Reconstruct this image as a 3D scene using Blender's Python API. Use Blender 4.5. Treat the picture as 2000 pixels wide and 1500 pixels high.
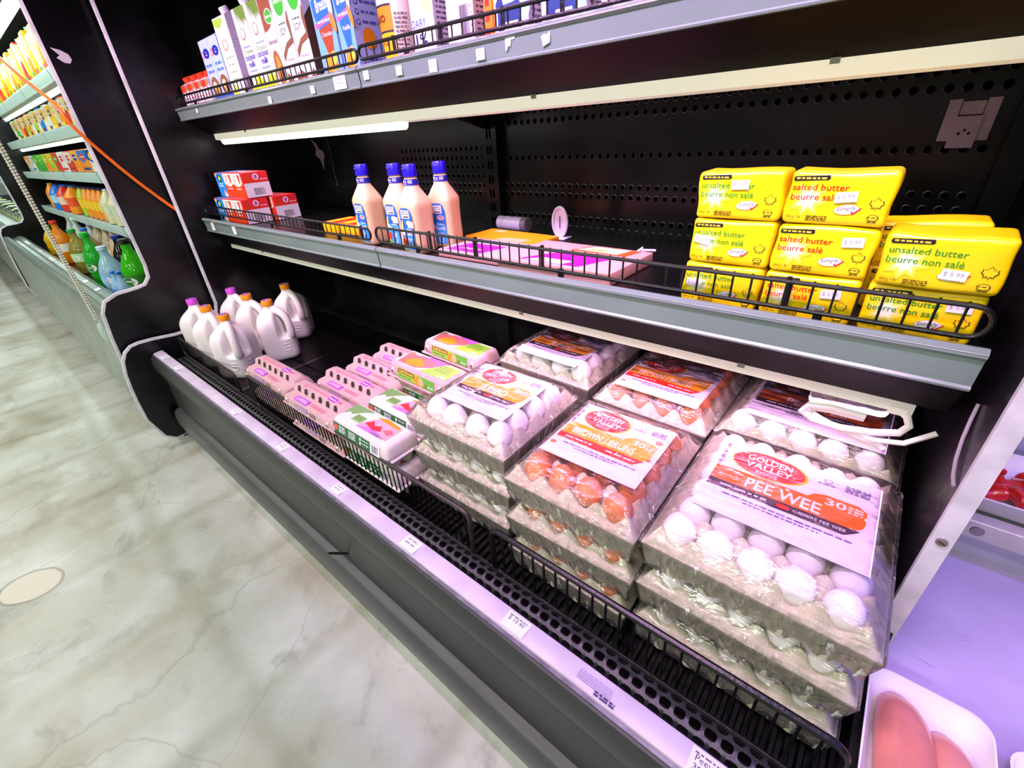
import bpy, math, random
from mathutils import Vector, Matrix, Euler
PI = math.pi
rnd = random.Random(7)
scene = bpy.context.scene
for o in list(bpy.data.objects): bpy.data.objects.remove(o)
COL = scene.collection

# ------------------------------------------------------------------ camera
cam_d = bpy.data.cameras.new('camera'); cam = bpy.data.objects.new('camera', cam_d); COL.objects.link(cam)
cam_d.sensor_width = 36; cam_d.sensor_fit = 'HORIZONTAL'; cam_d.lens = 36 * 861.974 / 2000
cam_d.clip_start = .02; cam_d.clip_end = 60
R = Matrix(((0.7710537, -0.27784521, 0.5729557), (0.63414997, 0.41659487, -0.65138508), (-0.05770618, 0.86559272, 0.49741255)))
cam.matrix_world = Matrix.Translation((0, 0, 1.27)) @ R.to_4x4()
scene.camera = cam

# ------------------------------------------------------------------ world, lights, exposure
w = bpy.data.worlds.new('world'); scene.world = w; w.use_nodes = True
w.node_tree.nodes['Background'].inputs[0].default_value = (.80, .90, .80, 1)
w.node_tree.nodes['Background'].inputs[1].default_value = .16
vs = scene.view_settings
vs.view_transform = 'Standard'; vs.look = 'None'; vs.gamma = 1; vs.use_curve_mapping = False; vs.exposure = .25
scene.display_settings.display_device = 'sRGB'

def area(name, loc, aim, sx, sy, power, col):
    l = bpy.data.lights.new(name, 'AREA'); l.shape = 'RECTANGLE'; l.size = sx; l.size_y = sy; l.energy = power; l.color = col
    o = bpy.data.objects.new(name, l); COL.objects.link(o); o.location = loc
    d = Vector(aim) - Vector(loc); o.rotation_euler = d.to_track_quat('-Z', 'Y').to_euler()
    return o
def tube_area(name, x0, x1, y, z, wdt, power, col, tilt=0):
    l = bpy.data.lights.new(name, 'AREA'); l.shape = 'RECTANGLE'; l.size = abs(x1 - x0); l.size_y = wdt; l.energy = power; l.color = col
    o = bpy.data.objects.new(name, l); COL.objects.link(o); o.location = ((x0 + x1) / 2, y, z); o.rotation_euler = (tilt, 0, 0)
    return o
STORE = (.98, 1.0, .91)
for i, (x, y) in enumerate([(-6.6, -1.0), (-4.4, -1.0), (-2.2, -1.0), (0, -1.0), (-6.0, -2.8), (-3.4, -2.8), (-.8, -2.8), (-3.0, -4.6), (-.6, -4.6), (1.6, -2.8)]):
    tube_area('ceiling_lamp', x - .6, x + .6, y, 2.95, .2, 19 if y > -2 else 36, STORE)
for x0, x1, pw, c in ((-1.25, .12, 15, (.96, .52, 1.0)), (-2.40, -1.30, 8, (1.0, .60, .88))):
    l = tube_area('canopy_lamp', x0, x1, .20, 2.04, .10, pw, c, .62); l.data.spread = math.radians(82)
PINKL = (1.0, .55, .93)
tube_area('shelf_lamp', -1.09, .09, .83, .858, .03, 2.3, PINKL, 0)
tube_area('shelf_lamp', -1.09, .13, .905, 1.300, .03, .7, PINKL, 0); tube_area('shelf_lamp', -2.34, -1.11, .905, 1.288, .03, .6, (1.0, .75, .95), 0)
tube_area('meat_case_lamp', .25, 1.7, .60, 1.80, .12, 13, (.34, .16, 1.0), 0)
tube_area('drinks_case_lamp', -6.3, -2.7, .56, 1.93, .08, 13, (.80, 1.0, .92), .55)

# ------------------------------------------------------------------ materials
def lin(c):
    return tuple((x / 12.92 if x <= .04045 else ((x + .055) / 1.055) ** 2.4) for x in c)
MC = {}
def M(name, col=(.5, .5, .5), rough=.5, metal=0., spec=.5, noise=.06, nscale=30., bump=0., bscale=60., emit=0., trans=0., coat=0., alpha=1., sss=0.):
    if name in MC: return MC[name]
    m = bpy.data.materials.new(name); m.use_nodes = True; nt = m.node_tree; b = nt.nodes['Principled BSDF']
    c = lin(col)
    tc = nt.nodes.new('ShaderNodeTexCoord'); n = nt.nodes.new('ShaderNodeTexNoise'); n.inputs['Scale'].default_value = nscale
    n.inputs['Detail'].default_value = 3
    nt.links.new(tc.outputs['Object'], n.inputs['Vector'])
    r = nt.nodes.new('ShaderNodeMapRange'); r.inputs['From Min'].default_value = .3; r.inputs['From Max'].default_value = .7
    nt.links.new(n.outputs[0], r.inputs['Value'])
    mx = nt.nodes.new('ShaderNodeMix'); mx.data_type = 'RGBA'
    mx.inputs[6].default_value = (*[x * (1 - noise) for x in c], 1); mx.inputs[7].default_value = (*[min(1, x * (1 + noise * .5)) for x in c], 1)
    nt.links.new(r.outputs[0], mx.inputs[0]); nt.links.new(mx.outputs[2], b.inputs['Base Color'])
    b.inputs['Roughness'].default_value = rough; b.inputs['Metallic'].default_value = metal
    b.inputs['Specular IOR Level'].default_value = spec; b.inputs['Coat Weight'].default_value = coat; b.inputs['Coat Roughness'].default_value = .1
    b.inputs['Transmission Weight'].default_value = trans; b.inputs['Alpha'].default_value = alpha
    if sss: b.inputs['Subsurface Weight'].default_value = sss; b.inputs['Subsurface Radius'].default_value = (.02, .012, .01)
    if emit:
        b.inputs['Emission Color'].default_value = (*c, 1); b.inputs['Emission Strength'].default_value = emit
    if bump:
        n2 = nt.nodes.new('ShaderNodeTexNoise'); n2.inputs['Scale'].default_value = bscale; n2.inputs['Detail'].default_value = 4
        nt.links.new(tc.outputs['Object'], n2.inputs['Vector'])
        bp = nt.nodes.new('ShaderNodeBump'); bp.inputs['Strength'].default_value = bump; bp.inputs['Distance'].default_value = .004
        nt.links.new(n2.outputs[0], bp.inputs['Height']); nt.links.new(bp.outputs[0], b.inputs['Normal'])
    MC[name] = m
    return m
def K(col, rough=.45):   # plain printed ink / plastic
    return M('ink_%02x%02x%02x_%d' % tuple([int(x * 255) for x in col] + [int(rough * 100)]), col, rough, noise=.03)
WHITE = K((.93, .92, .93)); INK = K((.08, .07, .10)); REDI = K((.90, .10, .07)); BLUEI = K((.05, .12, .62)); GREENI = K((.20, .62, .12))

def black_panel():
    m = bpy.data.materials.new('hazed_worn_black_enamel'); m.use_nodes = True; nt = m.node_tree; b = nt.nodes['Principled BSDF']; L = nt.links.new
    tc = nt.nodes.new('ShaderNodeTexCoord')
    n1 = nt.nodes.new('ShaderNodeTexNoise'); n1.inputs['Scale'].default_value = 3.2; n1.inputs['Detail'].default_value = 6; L(tc.outputs['Object'], n1.inputs[0])
    r1 = nt.nodes.new('ShaderNodeValToRGB'); r1.color_ramp.elements[0].position = .42; r1.color_ramp.elements[1].position = .78
    r1.color_ramp.elements[0].color = (.003, .003, .0038, 1); r1.color_ramp.elements[1].color = (.026, .025, .030, 1)  # paler clouds paint steam haze into the enamel colour
    L(n1.outputs[0], r1.inputs[0])
    mp = nt.nodes.new('ShaderNodeMapping'); mp.inputs['Scale'].default_value = (9, 9, 42); mp.inputs['Rotation'].default_value = (.3, .5, .2); L(tc.outputs['Object'], mp.inputs[0])
    n2 = nt.nodes.new('ShaderNodeTexNoise'); n2.inputs['Scale'].default_value = 2.2; n2.inputs['Detail'].default_value = 8; n2.inputs['Roughness'].default_value = .7; L(mp.outputs[0], n2.inputs[0])
    r2 = nt.nodes.new('ShaderNodeValToRGB'); r2.color_ramp.elements[0].position = .735; r2.color_ramp.elements[1].position = .80; L(n2.outputs[0], r2.inputs[0])
    mx = nt.nodes.new('ShaderNodeMix'); mx.data_type = 'RGBA'; L(r2.outputs[0], mx.inputs[0]); L(r1.outputs[0], mx.inputs[6]); mx.inputs[7].default_value = (.24, .22, .25, 1)
    L(mx.outputs[2], b.inputs['Base Color'])
    r3 = nt.nodes.new('ShaderNodeMapRange'); r3.inputs['To Min'].default_value = .14; r3.inputs['To Max'].default_value = .40; L(n1.outputs[0], r3.inputs[0]); L(r3.outputs[0], b.inputs['Roughness'])
    b.inputs['Specular IOR Level'].default_value = .34
    return m
BLACKP = black_panel()
BLACK = M('black_coated_steel', (.022, .022, .026), .30, noise=.3, nscale=20)
BLACKW = M('black_wire_coating', (.045, .045, .05), .30, noise=.3, nscale=60, bump=.25, bscale=150)
DARKG = M('charcoal_fascia', (.19, .195, .195), .42, noise=.15, nscale=5)
RAIL = M('grey_plastic_rail', (.43, .51, .48), .25, noise=.07, nscale=8, coat=.3)
LIPM = M('lavender_worn_rail', (.80, .75, .83), .35, noise=.18, nscale=12)
STEEL = M('brushed_steel', (.62, .66, .64), .32, metal=.75, noise=.15, nscale=10)
TRIM = M('white_edge_trim', (.80, .79, .82), .4, noise=.2, nscale=25)
LAMPW = M('lamp_housing_white', (.93, .93, .87), .4, noise=.05)
LAMPD = M('cream_strip_added_glow', (.93, .92, .84), .4, noise=.03, emit=.30)  # faint glow added so the strip's front face looks brighter
TUBEON = M('lit_tube', (.95, 1.0, .97), .5, emit=6.0)
TUBEON2 = M('lit_shelf_tube', (1.0, 1.0, .97), .5, emit=2.2)
PULP = M('egg_pulp', (.80, .775, .68), .85, noise=.12, nscale=60, bump=.5, bscale=220)
PULPP = M('pink_egg_pulp', (.74, .62, .61), .85, noise=.10, nscale=60, bump=.4, bscale=220)
EGGW = M('white_eggshell', (.93, .92, .92), .42, noise=.02, bump=.05, bscale=400, sss=.05)
EGGB = M('brown_eggshell', (.86, .50, .30), .40, noise=.14, nscale=50, bump=.05, bscale=400)
MILK = M('milk_jug_plastic', (.92, .90, .89), .33, noise=.03, nscale=6, sss=.12)
LABELW = M('paper_label_white', (.93, .90, .95), .3, noise=.02)
TAGW = M('price_tag_paper', (.92, .91, .94), .5, noise=.04)
BUTTER = M('yellow_butter_wrap', (.96, .84, .02), .30, noise=.05, nscale=14, bump=.35, bscale=28, coat=.2)

def film_mat(name, scale, rot, hazelo, haze, dist):
    m = bpy.data.materials.new(name); m.use_nodes = True; nt = m.node_tree; L = nt.links.new
    nt.nodes.remove(nt.nodes['Principled BSDF']); out = nt.nodes['Material Output']
    tc = nt.nodes.new('ShaderNodeTexCoord'); mp = nt.nodes.new('ShaderNodeMapping'); mp.inputs['Scale'].default_value = scale; mp.inputs['Rotation'].default_value = rot
    L(tc.outputs['Object'], mp.inputs[0])
    n = nt.nodes.new('ShaderNodeTexNoise'); n.inputs['Scale'].default_value = 1.6; n.inputs['Detail'].default_value = 4; n.inputs['Roughness'].default_value = .55; n.inputs['Distortion'].default_value = .7
    L(mp.outputs[0], n.inputs[0])
    bp = nt.nodes.new('ShaderNodeBump'); bp.inputs['Strength'].default_value = 1.0; bp.inputs['Distance'].default_value = dist; L(n.outputs[0], bp.inputs['Height'])
    gl = nt.nodes.new('ShaderNodeBsdfGlossy'); gl.inputs['Roughness'].default_value = .11; L(bp.outputs[0], gl.inputs['Normal'])
    tr = nt.nodes.new('ShaderNodeBsdfTransparent'); tr.inputs[0].default_value = (.99, .985, .99, 1)
    fr = nt.nodes.new('ShaderNodeFresnel'); fr.inputs['IOR'].default_value = 1.36; L(bp.outputs[0], fr.inputs['Normal'])
    ad = nt.nodes.new('ShaderNodeMath'); ad.operation = 'ADD'; ad.inputs[1].default_value = .055; L(fr.outputs[0], ad.inputs[0])
    mx = nt.nodes.new('ShaderNodeMixShader'); L(ad.outputs[0], mx.inputs[0]); L(tr.outputs[0], mx.inputs[1]); L(gl.outputs[0], mx.inputs[2])
    df = nt.nodes.new('ShaderNodeBsdfDiffuse'); df.inputs[0].default_value = (.92, .90, .92, 1)  # white diffuse streaks painted in as glints along the wrinkles
    rp = nt.nodes.new('ShaderNodeMapRange'); rp.inputs['From Min'].default_value = .60; rp.inputs['From Max'].default_value = .72; rp.inputs['To Min'].default_value = hazelo; rp.inputs['To Max'].default_value = haze; L(n.outputs[0], rp.inputs[0])
    m2 = nt.nodes.new('ShaderNodeMixShader'); L(rp.outputs[0], m2.inputs[0]); L(mx.outputs[0], m2.inputs[1]); L(df.outputs[0], m2.inputs[2])
    L(m2.outputs[0], out.inputs[0])
    return m
FILM = film_mat('clear_stretch_film', (5, 30, 14), (.25, .2, .5), .01, .10, .006)
FILMS = film_mat('gathered_film_painted_glints', (52, 52, 8), (.15, .15, 0), .035, .85, .012)
def glassy(name, col, fac=.35, rough=.08):
    if name in MC: return MC[name]
    m = bpy.data.materials.new(name); m.use_nodes = True; nt = m.node_tree; L = nt.links.new; b = nt.nodes['Principled BSDF']
    b.inputs['Base Color'].default_value = (*lin(col), 1); b.inputs['Roughness'].default_value = rough
    tr = nt.nodes.new('ShaderNodeBsdfTransparent'); tr.inputs[0].default_value = (*lin(tuple(min(1, x * .5 + .5) for x in col)), 1)
    nz = nt.nodes.new('ShaderNodeTexNoise'); nz.inputs['Scale'].default_value = 12
    mr = nt.nodes.new('ShaderNodeMapRange'); mr.inputs['To Min'].default_value = fac * .85; mr.inputs['To Max'].default_value = min(1, fac * 1.15); L(nz.outputs[0], mr.inputs[0])
    mx = nt.nodes.new('ShaderNodeMixShader'); L(mr.outputs[0], mx.inputs[0]); L(tr.outputs[0], mx.inputs[1]); L(b.outputs[0], mx.inputs[2]); L(mx.outputs[0], nt.nodes['Material Output'].inputs[0])
    MC[name] = m
    return m

def floor_mat():
    m = bpy.data.materials.new('patched_concrete'); m.use_nodes = True; nt = m.node_tree; b = nt.nodes['Principled BSDF']; L = nt.links.new; N = nt.nodes.new
    tc = N('ShaderNodeTexCoord')
    def noise(s, d, dist=0, rough=.55):
        n = N('ShaderNodeTexNoise'); n.inputs['Scale'].default_value = s; n.inputs['Detail'].default_value = d; n.inputs['Distortion'].default_value = dist; n.inputs['Roughness'].default_value = rough
        L(tc.outputs['Object'], n.inputs[0]); return n
    def ramp(src, pts):
        r = N('ShaderNodeValToRGB'); e = r.color_ramp.elements
        while len(e) < len(pts): e.new(.5)
        for i, (p, c) in enumerate(pts): e[i].position = p; e[i].color = (*c, 1)
        L(src, r.inputs[0]); return r
    def mix(f, a, bb, mode='MIX'):
        x = N('ShaderNodeMix'); x.data_type = 'RGBA'; x.blend_type = mode
        for s, v in ((0, f), (6, a), (7, bb)):
            if hasattr(v, 'is_output'): L(v, x.inputs[s])
            else: x.inputs[s].default_value = v if s == 0 else (*v, 1)
        return x.outputs[2]
    big = ramp(noise(2.3, 7, .15).outputs[0], [(.33, (.37, .34, .27)), (.44, (.49, .475, .40)), (.53, (.53, .535, .49)), (.66, (.66, .66, .62))])
    # slab tiles
    sep = N('ShaderNodeMapping'); sep.inputs['Rotation'].default_value = (0, 0, .02); L(tc.outputs['Object'], sep.inputs[0])
    br = N('ShaderNodeTexBrick'); br.offset = 0; br.inputs['Scale'].default_value = 1; br.inputs['Brick Width'].default_value = .43; br.inputs['Row Height'].default_value = .43
    br.inputs['Mortar Size'].default_value = .05; br.inputs['Mortar Smooth'].default_value = 1.; br.inputs['Color1'].default_value = (1, 1, 1, 1); br.inputs['Color2'].default_value = (.9, .9, .9, 1); br.inputs['Mortar'].default_value = (.66, .63, .53, 1)
    wob = N('ShaderNodeMix'); wob.data_type = 'VECTOR'; wob.inputs[0].default_value = .07
    nz = noise(5, 3); L(sep.outputs[0], wob.inputs[4]); L(nz.outputs['Color'], wob.inputs[5]); L(wob.outputs[1], br.inputs[0])
    c = mix(.5, big.outputs[0], br.outputs[0], 'MULTIPLY')
    blot = ramp(noise(6, 7, .5, .68).outputs[0], [(.55, (0, 0, 0)), (.68, (1, 1, 1))]); mm = N('ShaderNodeMath'); mm.operation = 'MULTIPLY'; mm.inputs[1].default_value = .5; L(blot.outputs[0], mm.inputs[0])
    c = mix(mm.outputs[0], c, (.25, .25, .21))
    wht = ramp(noise(4.3, 5, .2).outputs[0], [(.60, (0, 0, 0)), (.72, (1, 1, 1))]); mw = N('ShaderNodeMath'); mw.operation = 'MULTIPLY'; mw.inputs[1].default_value = .5; L(wht.outputs[0], mw.inputs[0])
    c = mix(mw.outputs[0], c, (.70, .71, .67))
    spk = ramp(noise(75, 4, 0, .62).outputs[0], [(.665, (0, 0, 0)), (.71, (1, 1, 1))]); ms = N('ShaderNodeMath'); ms.operation = 'MULTIPLY'; ms.inputs[1].default_value = .45; L(spk.outputs[0], ms.inputs[0])
    c = mix(ms.outputs[0], c, (.16, .15, .13))
    # hairline cracks
    wv = N('ShaderNodeMix'); wv.data_type = 'VECTOR'; wv.inputs[0].default_value = .12; n5 = noise(3.2, 4); L(tc.outputs['Object'], wv.inputs[4]); L(n5.outputs['Color'], wv.inputs[5])
    vo = N('ShaderNodeTexVoronoi'); vo.feature = 'DISTANCE_TO_EDGE'; vo.inputs['Scale'].default_value = 1.35; L(wv.outputs[1], vo.inputs[0])
    cr = ramp(vo.outputs['Distance'], [(.0, (1, 1, 1)), (.0013, (0, 0, 0))]); mc = N('ShaderNodeMath'); mc.operation = 'MULTIPLY'; mc.inputs[1].default_value = .32; L(cr.outputs[0], mc.inputs[0])
    c = mix(mc.outputs[0], c, (.20, .19, .16))
    # oval repair patch with a dark rim
    mp = N('ShaderNodeMapping'); mp.vector_type = 'TEXTURE'; mp.inputs['Location'].default_value = (-1.965, -.345, 0); mp.inputs['Rotation'].default_value = (0, 0, .75); mp.inputs['Scale'].default_value = (.082, .062, 1); L(tc.outputs['Object'], mp.inputs[0])
    wv2 = N('ShaderNodeMix'); wv2.data_type = 'VECTOR'; wv2.inputs[0].default_value = .12; n6 = noise(14, 3); L(mp.outputs[0], wv2.inputs[4]); L(n6.outputs['Color'], wv2.inputs[5])
    ln = N('ShaderNodeVectorMath'); ln.operation = 'LENGTH'; L(wv2.outputs[1], ln.inputs[0])
    rim = ramp(ln.outputs['Value'], [(.0, (1, 1, 1)), (.92, (1, 1, 1)), (.97, (.25, .25, .25)), (1.0, (0, 0, 0))])
    md = N('ShaderNodeMath'); md.operation = 'LESS_THAN'; md.inputs[1].default_value = 1.07; L(ln.outputs['Value'], md.inputs[0])
    mr = N('ShaderNodeMath'); mr.operation = 'MULTIPLY'; mr.inputs[1].default_value = .65; L(md.outputs[0], mr.inputs[0])
    c = mix(mr.outputs[0], c, (.22, .19, .16)); c = mix(rim.outputs[0], c, (.66, .59, .50))
    L(c, b.inputs['Base Color'])
    rr = N('ShaderNodeMapRange'); rr.inputs['To Min'].default_value = .22; rr.inputs['To Max'].default_value = .5; L(noise(3, 5).outputs[0], rr.inputs[0]); L(rr.outputs[0], b.inputs['Roughness'])
    bp = N('ShaderNodeBump'); bp.inputs['Strength'].default_value = .12; bp.inputs['Distance'].default_value = .004; L(noise(24, 5).outputs[0], bp.inputs['Height']); L(bp.outputs[0], b.inputs['Normal'])
    return m

# ------------------------------------------------------------------ mesh builder
class MB:
    def __init__(s): s.v = []; s.f = []; s.mi = []; s.sm = []; s.mats = []
    def m(s, mat):
        if mat not in s.mats: s.mats.append(mat)
        return s.mats.index(mat)
    def add(s, vs, fs, mat, smooth=False, T=None):
        k = len(s.v); i = s.m(mat)
        s.v += [tuple(T @ Vector(p)) for p in vs] if T is not None else [tuple(p) for p in vs]
        s.f += [tuple(k + j for j in f) for f in fs]; s.mi += [i] * len(fs); s.sm += [smooth] * len(fs)
    def box(s, a, b, mat, T=None):
        (x0, y0, z0), (x1, y1, z1) = a, b
        s.add([(x0, y0, z0), (x1, y0, z0), (x1, y1, z0), (x0, y1, z0), (x0, y0, z1), (x1, y0, z1), (x1, y1, z1), (x0, y1, z1)],
              [(0, 3, 2, 1), (4, 5, 6, 7), (0, 1, 5, 4), (1, 2, 6, 5), (2, 3, 7, 6), (3, 0, 4, 7)], mat, False, T)
    def rbox(s, a, b, r, mat, T=None, warp=None, n=2, inner=0):
        a = Vector(a); b = Vector(b); c = (a + b) / 2; h = (b - a) / 2; r = min(r, *(x * .999 for x in h))
        def co(hh):
            L = [-hh + r * (1 - math.cos(PI / 2 * i / n)) for i in range(n + 1)]
            L = L + [(-hh + r) + (2 * (hh - r)) * (i + 1) / (inner + 1) for i in range(inner)] + [-x for x in reversed(L)]
            return L
        cs = [co(h[i]) for i in range(3)]; vs = {}; V = []; F = []
        def vid(p):
            k = tuple(round(x, 6) for x in p)
            if k not in vs:
                q = Vector(p); inn = Vector([max(-(h[i] - r), min(h[i] - r, q[i])) for i in range(3)]); d = q - inn
                if d.length > 1e-9: q = inn + d.normalized() * r
                q = q + c
                if warp: q = Vector(warp(q))
                vs[k] = len(V); V.append(tuple(q))
            return vs[k]
        for ax in range(3):
            u, v = (ax + 1) % 3, (ax + 2) % 3
            for sg in (-1, 1):
                for i in range(len(cs[u]) - 1):
                    for j in range(len(cs[v]) - 1):
                        q = []
                        for (ii, jj) in ((i, j), (i + 1, j), (i + 1, j + 1), (i, j + 1)):
                            p = [0, 0, 0]; p[ax] = sg * h[ax]; p[u] = cs[u][ii]; p[v] = cs[v][jj]; q.append(vid(p))
                        F.append(tuple(q) if sg > 0 else tuple(reversed(q)))
        s.add(V, F, mat, True, T)
    def tube(s, path, r, mat, n=8, closed=False, cap=True):
        P = [Vector(p) for p in path]; N = len(P); V = []; F = []; up = None
        rr = r if isinstance(r, (list, tuple)) else [r] * N
        for i in range(N):
            t = (P[(i + 1) % N] - P[i - 1]) if closed else (P[min(i + 1, N - 1)] - P[max(i - 1, 0)])
            t = t.normalized() if t.length > 1e-9 else Vector((0, 0, 1))
            if up is None: up = Vector((0, 0, 1)) if abs(t.z) < .9 else Vector((1, 0, 0))
            a = t.cross(up)
            a = a.normalized() if a.length > 1e-6 else t.orthogonal().normalized()
            b = a.cross(t).normalized(); up = b
            for k in range(n):
                an = 2 * PI * k / n; V.append(tuple(P[i] + (a * math.cos(an) + b * math.sin(an)) * rr[i]))
        for i in range(N if closed else N - 1):
            j = (i + 1) % N
            for k in range(n): F.append((i * n + k, i * n + (k + 1) % n, j * n + (k + 1) % n, j * n + k))
        if cap and not closed: F.append(tuple(range(n))[::-1]); F.append(tuple((N - 1) * n + k for k in range(n)))
        s.add(V, F, mat, True)
    def lathe(s, prof, mat, n=20, T=None, e=2., cap=True, mod=None):
        V = []; F = []
        for (r, z) in prof:
            ee = e(z) if callable(e) else e
            for k in range(n):
                an = 2 * PI * k / n; c, sn = math.cos(an), math.sin(an)
                q = (abs(c) ** ee + abs(sn) ** ee) ** (-1 / ee) if ee != 2 else 1.
                rad = r * q
                if mod: rad *= mod(an, z)
                V.append((rad * c, rad * sn, z))
        for i in range(len(prof) - 1):
            for k in range(n): F.append((i * n + k, i * n + (k + 1) % n, (i + 1) * n + (k + 1) % n, (i + 1) * n + k))
        if cap: F.append(tuple(range(n))[::-1]); F.append(tuple((len(prof) - 1) * n + k for k in range(n)))
        s.add(V, F, mat, True, T)
    def loft(s, secs, mat, smooth=True, closed=True, cap=True, T=None):
        n = len(secs[0]); V = [p for q in secs for p in q]; F = []
        for i in range(len(secs) - 1):
            for k in range(n if closed else n - 1): F.append((i * n + k, i * n + (k + 1) % n, (i + 1) * n + (k + 1) % n, (i + 1) * n + k))
        if cap and closed: F.append(tuple(range(n))[::-1]); F.append(tuple((len(secs) - 1) * n + k for k in range(n)))
        s.add(V, F, mat, smooth, T)
    def strip_x(s, prof, x0, x1, mat, closed=False, smooth=True):     # (y,z) profile run along x
        s.loft([[(x0, y, z) for y, z in prof], [(x1, y, z) for y, z in prof]], mat, smooth, closed, closed)
    def grid(s, f, nu, nv, mat, smooth=True):
        V = [f(i / nu, j / nv) for j in range(nv + 1) for i in range(nu + 1)]
        F = [(j * (nu + 1) + i, j * (nu + 1) + i + 1, (j + 1) * (nu + 1) + i + 1, (j + 1) * (nu + 1) + i) for j in range(nv) for i in range(nu)]
        s.add(V, F, mat, smooth)
    def ball(s, c, r, mat, n=10, sc=(1, 1, 1)):
        V = []; F = []; h = n // 2 + 1
        for i in range(h + 1):
            t = PI * i / h
            for k in range(n):
                a = 2 * PI * k / n; V.append((c[0] + r * sc[0] * math.sin(t) * math.cos(a), c[1] + r * sc[1] * math.sin(t) * math.sin(a), c[2] + r * sc[2] * math.cos(t)))
        for i in range(h):
            for k in range(n): F.append((i * n + k, (i + 1) * n + k, (i + 1) * n + (k + 1) % n, i * n + (k + 1) % n))
        s.add(V, F, mat, True)
    def build(s, name, parent=None, sharp=40, loc=None):
        me = bpy.data.meshes.new(name); me.from_pydata(s.v, [], s.f); me.update()
        for mt in s.mats: me.materials.append(mt)
        me.polygons.foreach_set('material_index', s.mi); me.polygons.foreach_set('use_smooth', s.sm)
        if any(s.sm): me.set_sharp_from_angle(angle=math.radians(sharp))
        o = bpy.data.objects.new(name, me); COL.objects.link(o)
        if parent: o.parent = parent
        if loc: o.location = loc
        return o

def thing(name, label, cat, loc=(0, 0, 0), rot=(0, 0, 0), group=None):
    o = bpy.data.objects.new(name, None); COL.objects.link(o); o.empty_display_size = .05
    o.location = loc; o.rotation_euler = rot if isinstance(rot, tuple) else (0, 0, rot)
    o['label'] = label; o['category'] = cat
    if group: o['group'] = group
    return o
def tag(o, label, cat, group=None):
    o['label'] = label; o['category'] = cat
    if group: o['group'] = group
    return o
def dup(root, label, loc, rot=(0, 0, 0), group=None):
    def cp(o, par):
        c = o.copy(); COL.objects.link(c)
        if par: c.parent = par
        for ch in list(o.children): cp(ch, c)
        return c
    r = cp(root, None); r.location = loc; r.rotation_euler = rot if isinstance(rot, tuple) else (0, 0, rot); r['label'] = label
    if group: r['group'] = group
    return r

# ------------------------------------------------------------------ text and flat print
TX = {}
def text_geo(t, bold=0.):
    k = (t, bold)
    if k in TX: return TX[k]
    cu = bpy.data.curves.new('t', 'FONT'); cu.body = t; cu.size = 1; cu.resolution_u = 2; cu.offset = bold
    o = bpy.data.objects.new('t', cu); COL.objects.link(o)
    dg = bpy.context.evaluated_depsgraph_get(); me = bpy.data.meshes.new_from_object(o.evaluated_get(dg))
    V = [(v.co.x, v.co.y) for v in me.vertices]; F = [tuple(p.vertices) for p in me.polygons]
    bpy.data.objects.remove(o); bpy.data.curves.remove(cu); bpy.data.meshes.remove(me)
    xs = [p[0] for p in V]; ys = [p[1] for p in V]
    TX[k] = (V, F, min(xs), max(xs), min(ys), max(ys)); return TX[k]
for t, b in [('GOLDEN', .02), ('VALLEY', .02), ('EGGS', .01), ('PEE WEE', .02), ('30', .02), ('20', .02), ('BROWN / BRUNS', .02), ('JUMBO', .02), ('EXTRA LARGE', .01),
             ('unsalted butter', .008), ('beurre non salé', .008), ('salted butter', .008), ('beurre salé', .008), ('Simply', 0.), ('454 g 1 lb', 0.), ('$ 5.99', 0.), ('$ 10.40', 0.), ('NO NAME', 0.),
             ('Peewee', 0.), ('30 eggs', 0.), ('Almond', .02), ('Breeze', .02), ('SOY', 0.), ('Original', 0.), ('Almond', 0.), ('Organic', 0.), ('coconut', .01), ('milk', .01), ('DAIRY', .01), ('Lait', 0.), ('2%', .02), ('1%', .02),
             ('BRAVO', .02), ('ORANGE', .01), ('Vanilla', 0.), ('Chocolate', 0.), ('natura', .01), ('Ranch', .01), ('KC', .02), ('OZARO', .01), ('LARGE', .01), ('Gold Brown!', .01), ('CALIBRE PEE WEE', .01)]:
    text_geo(t, b)

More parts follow.
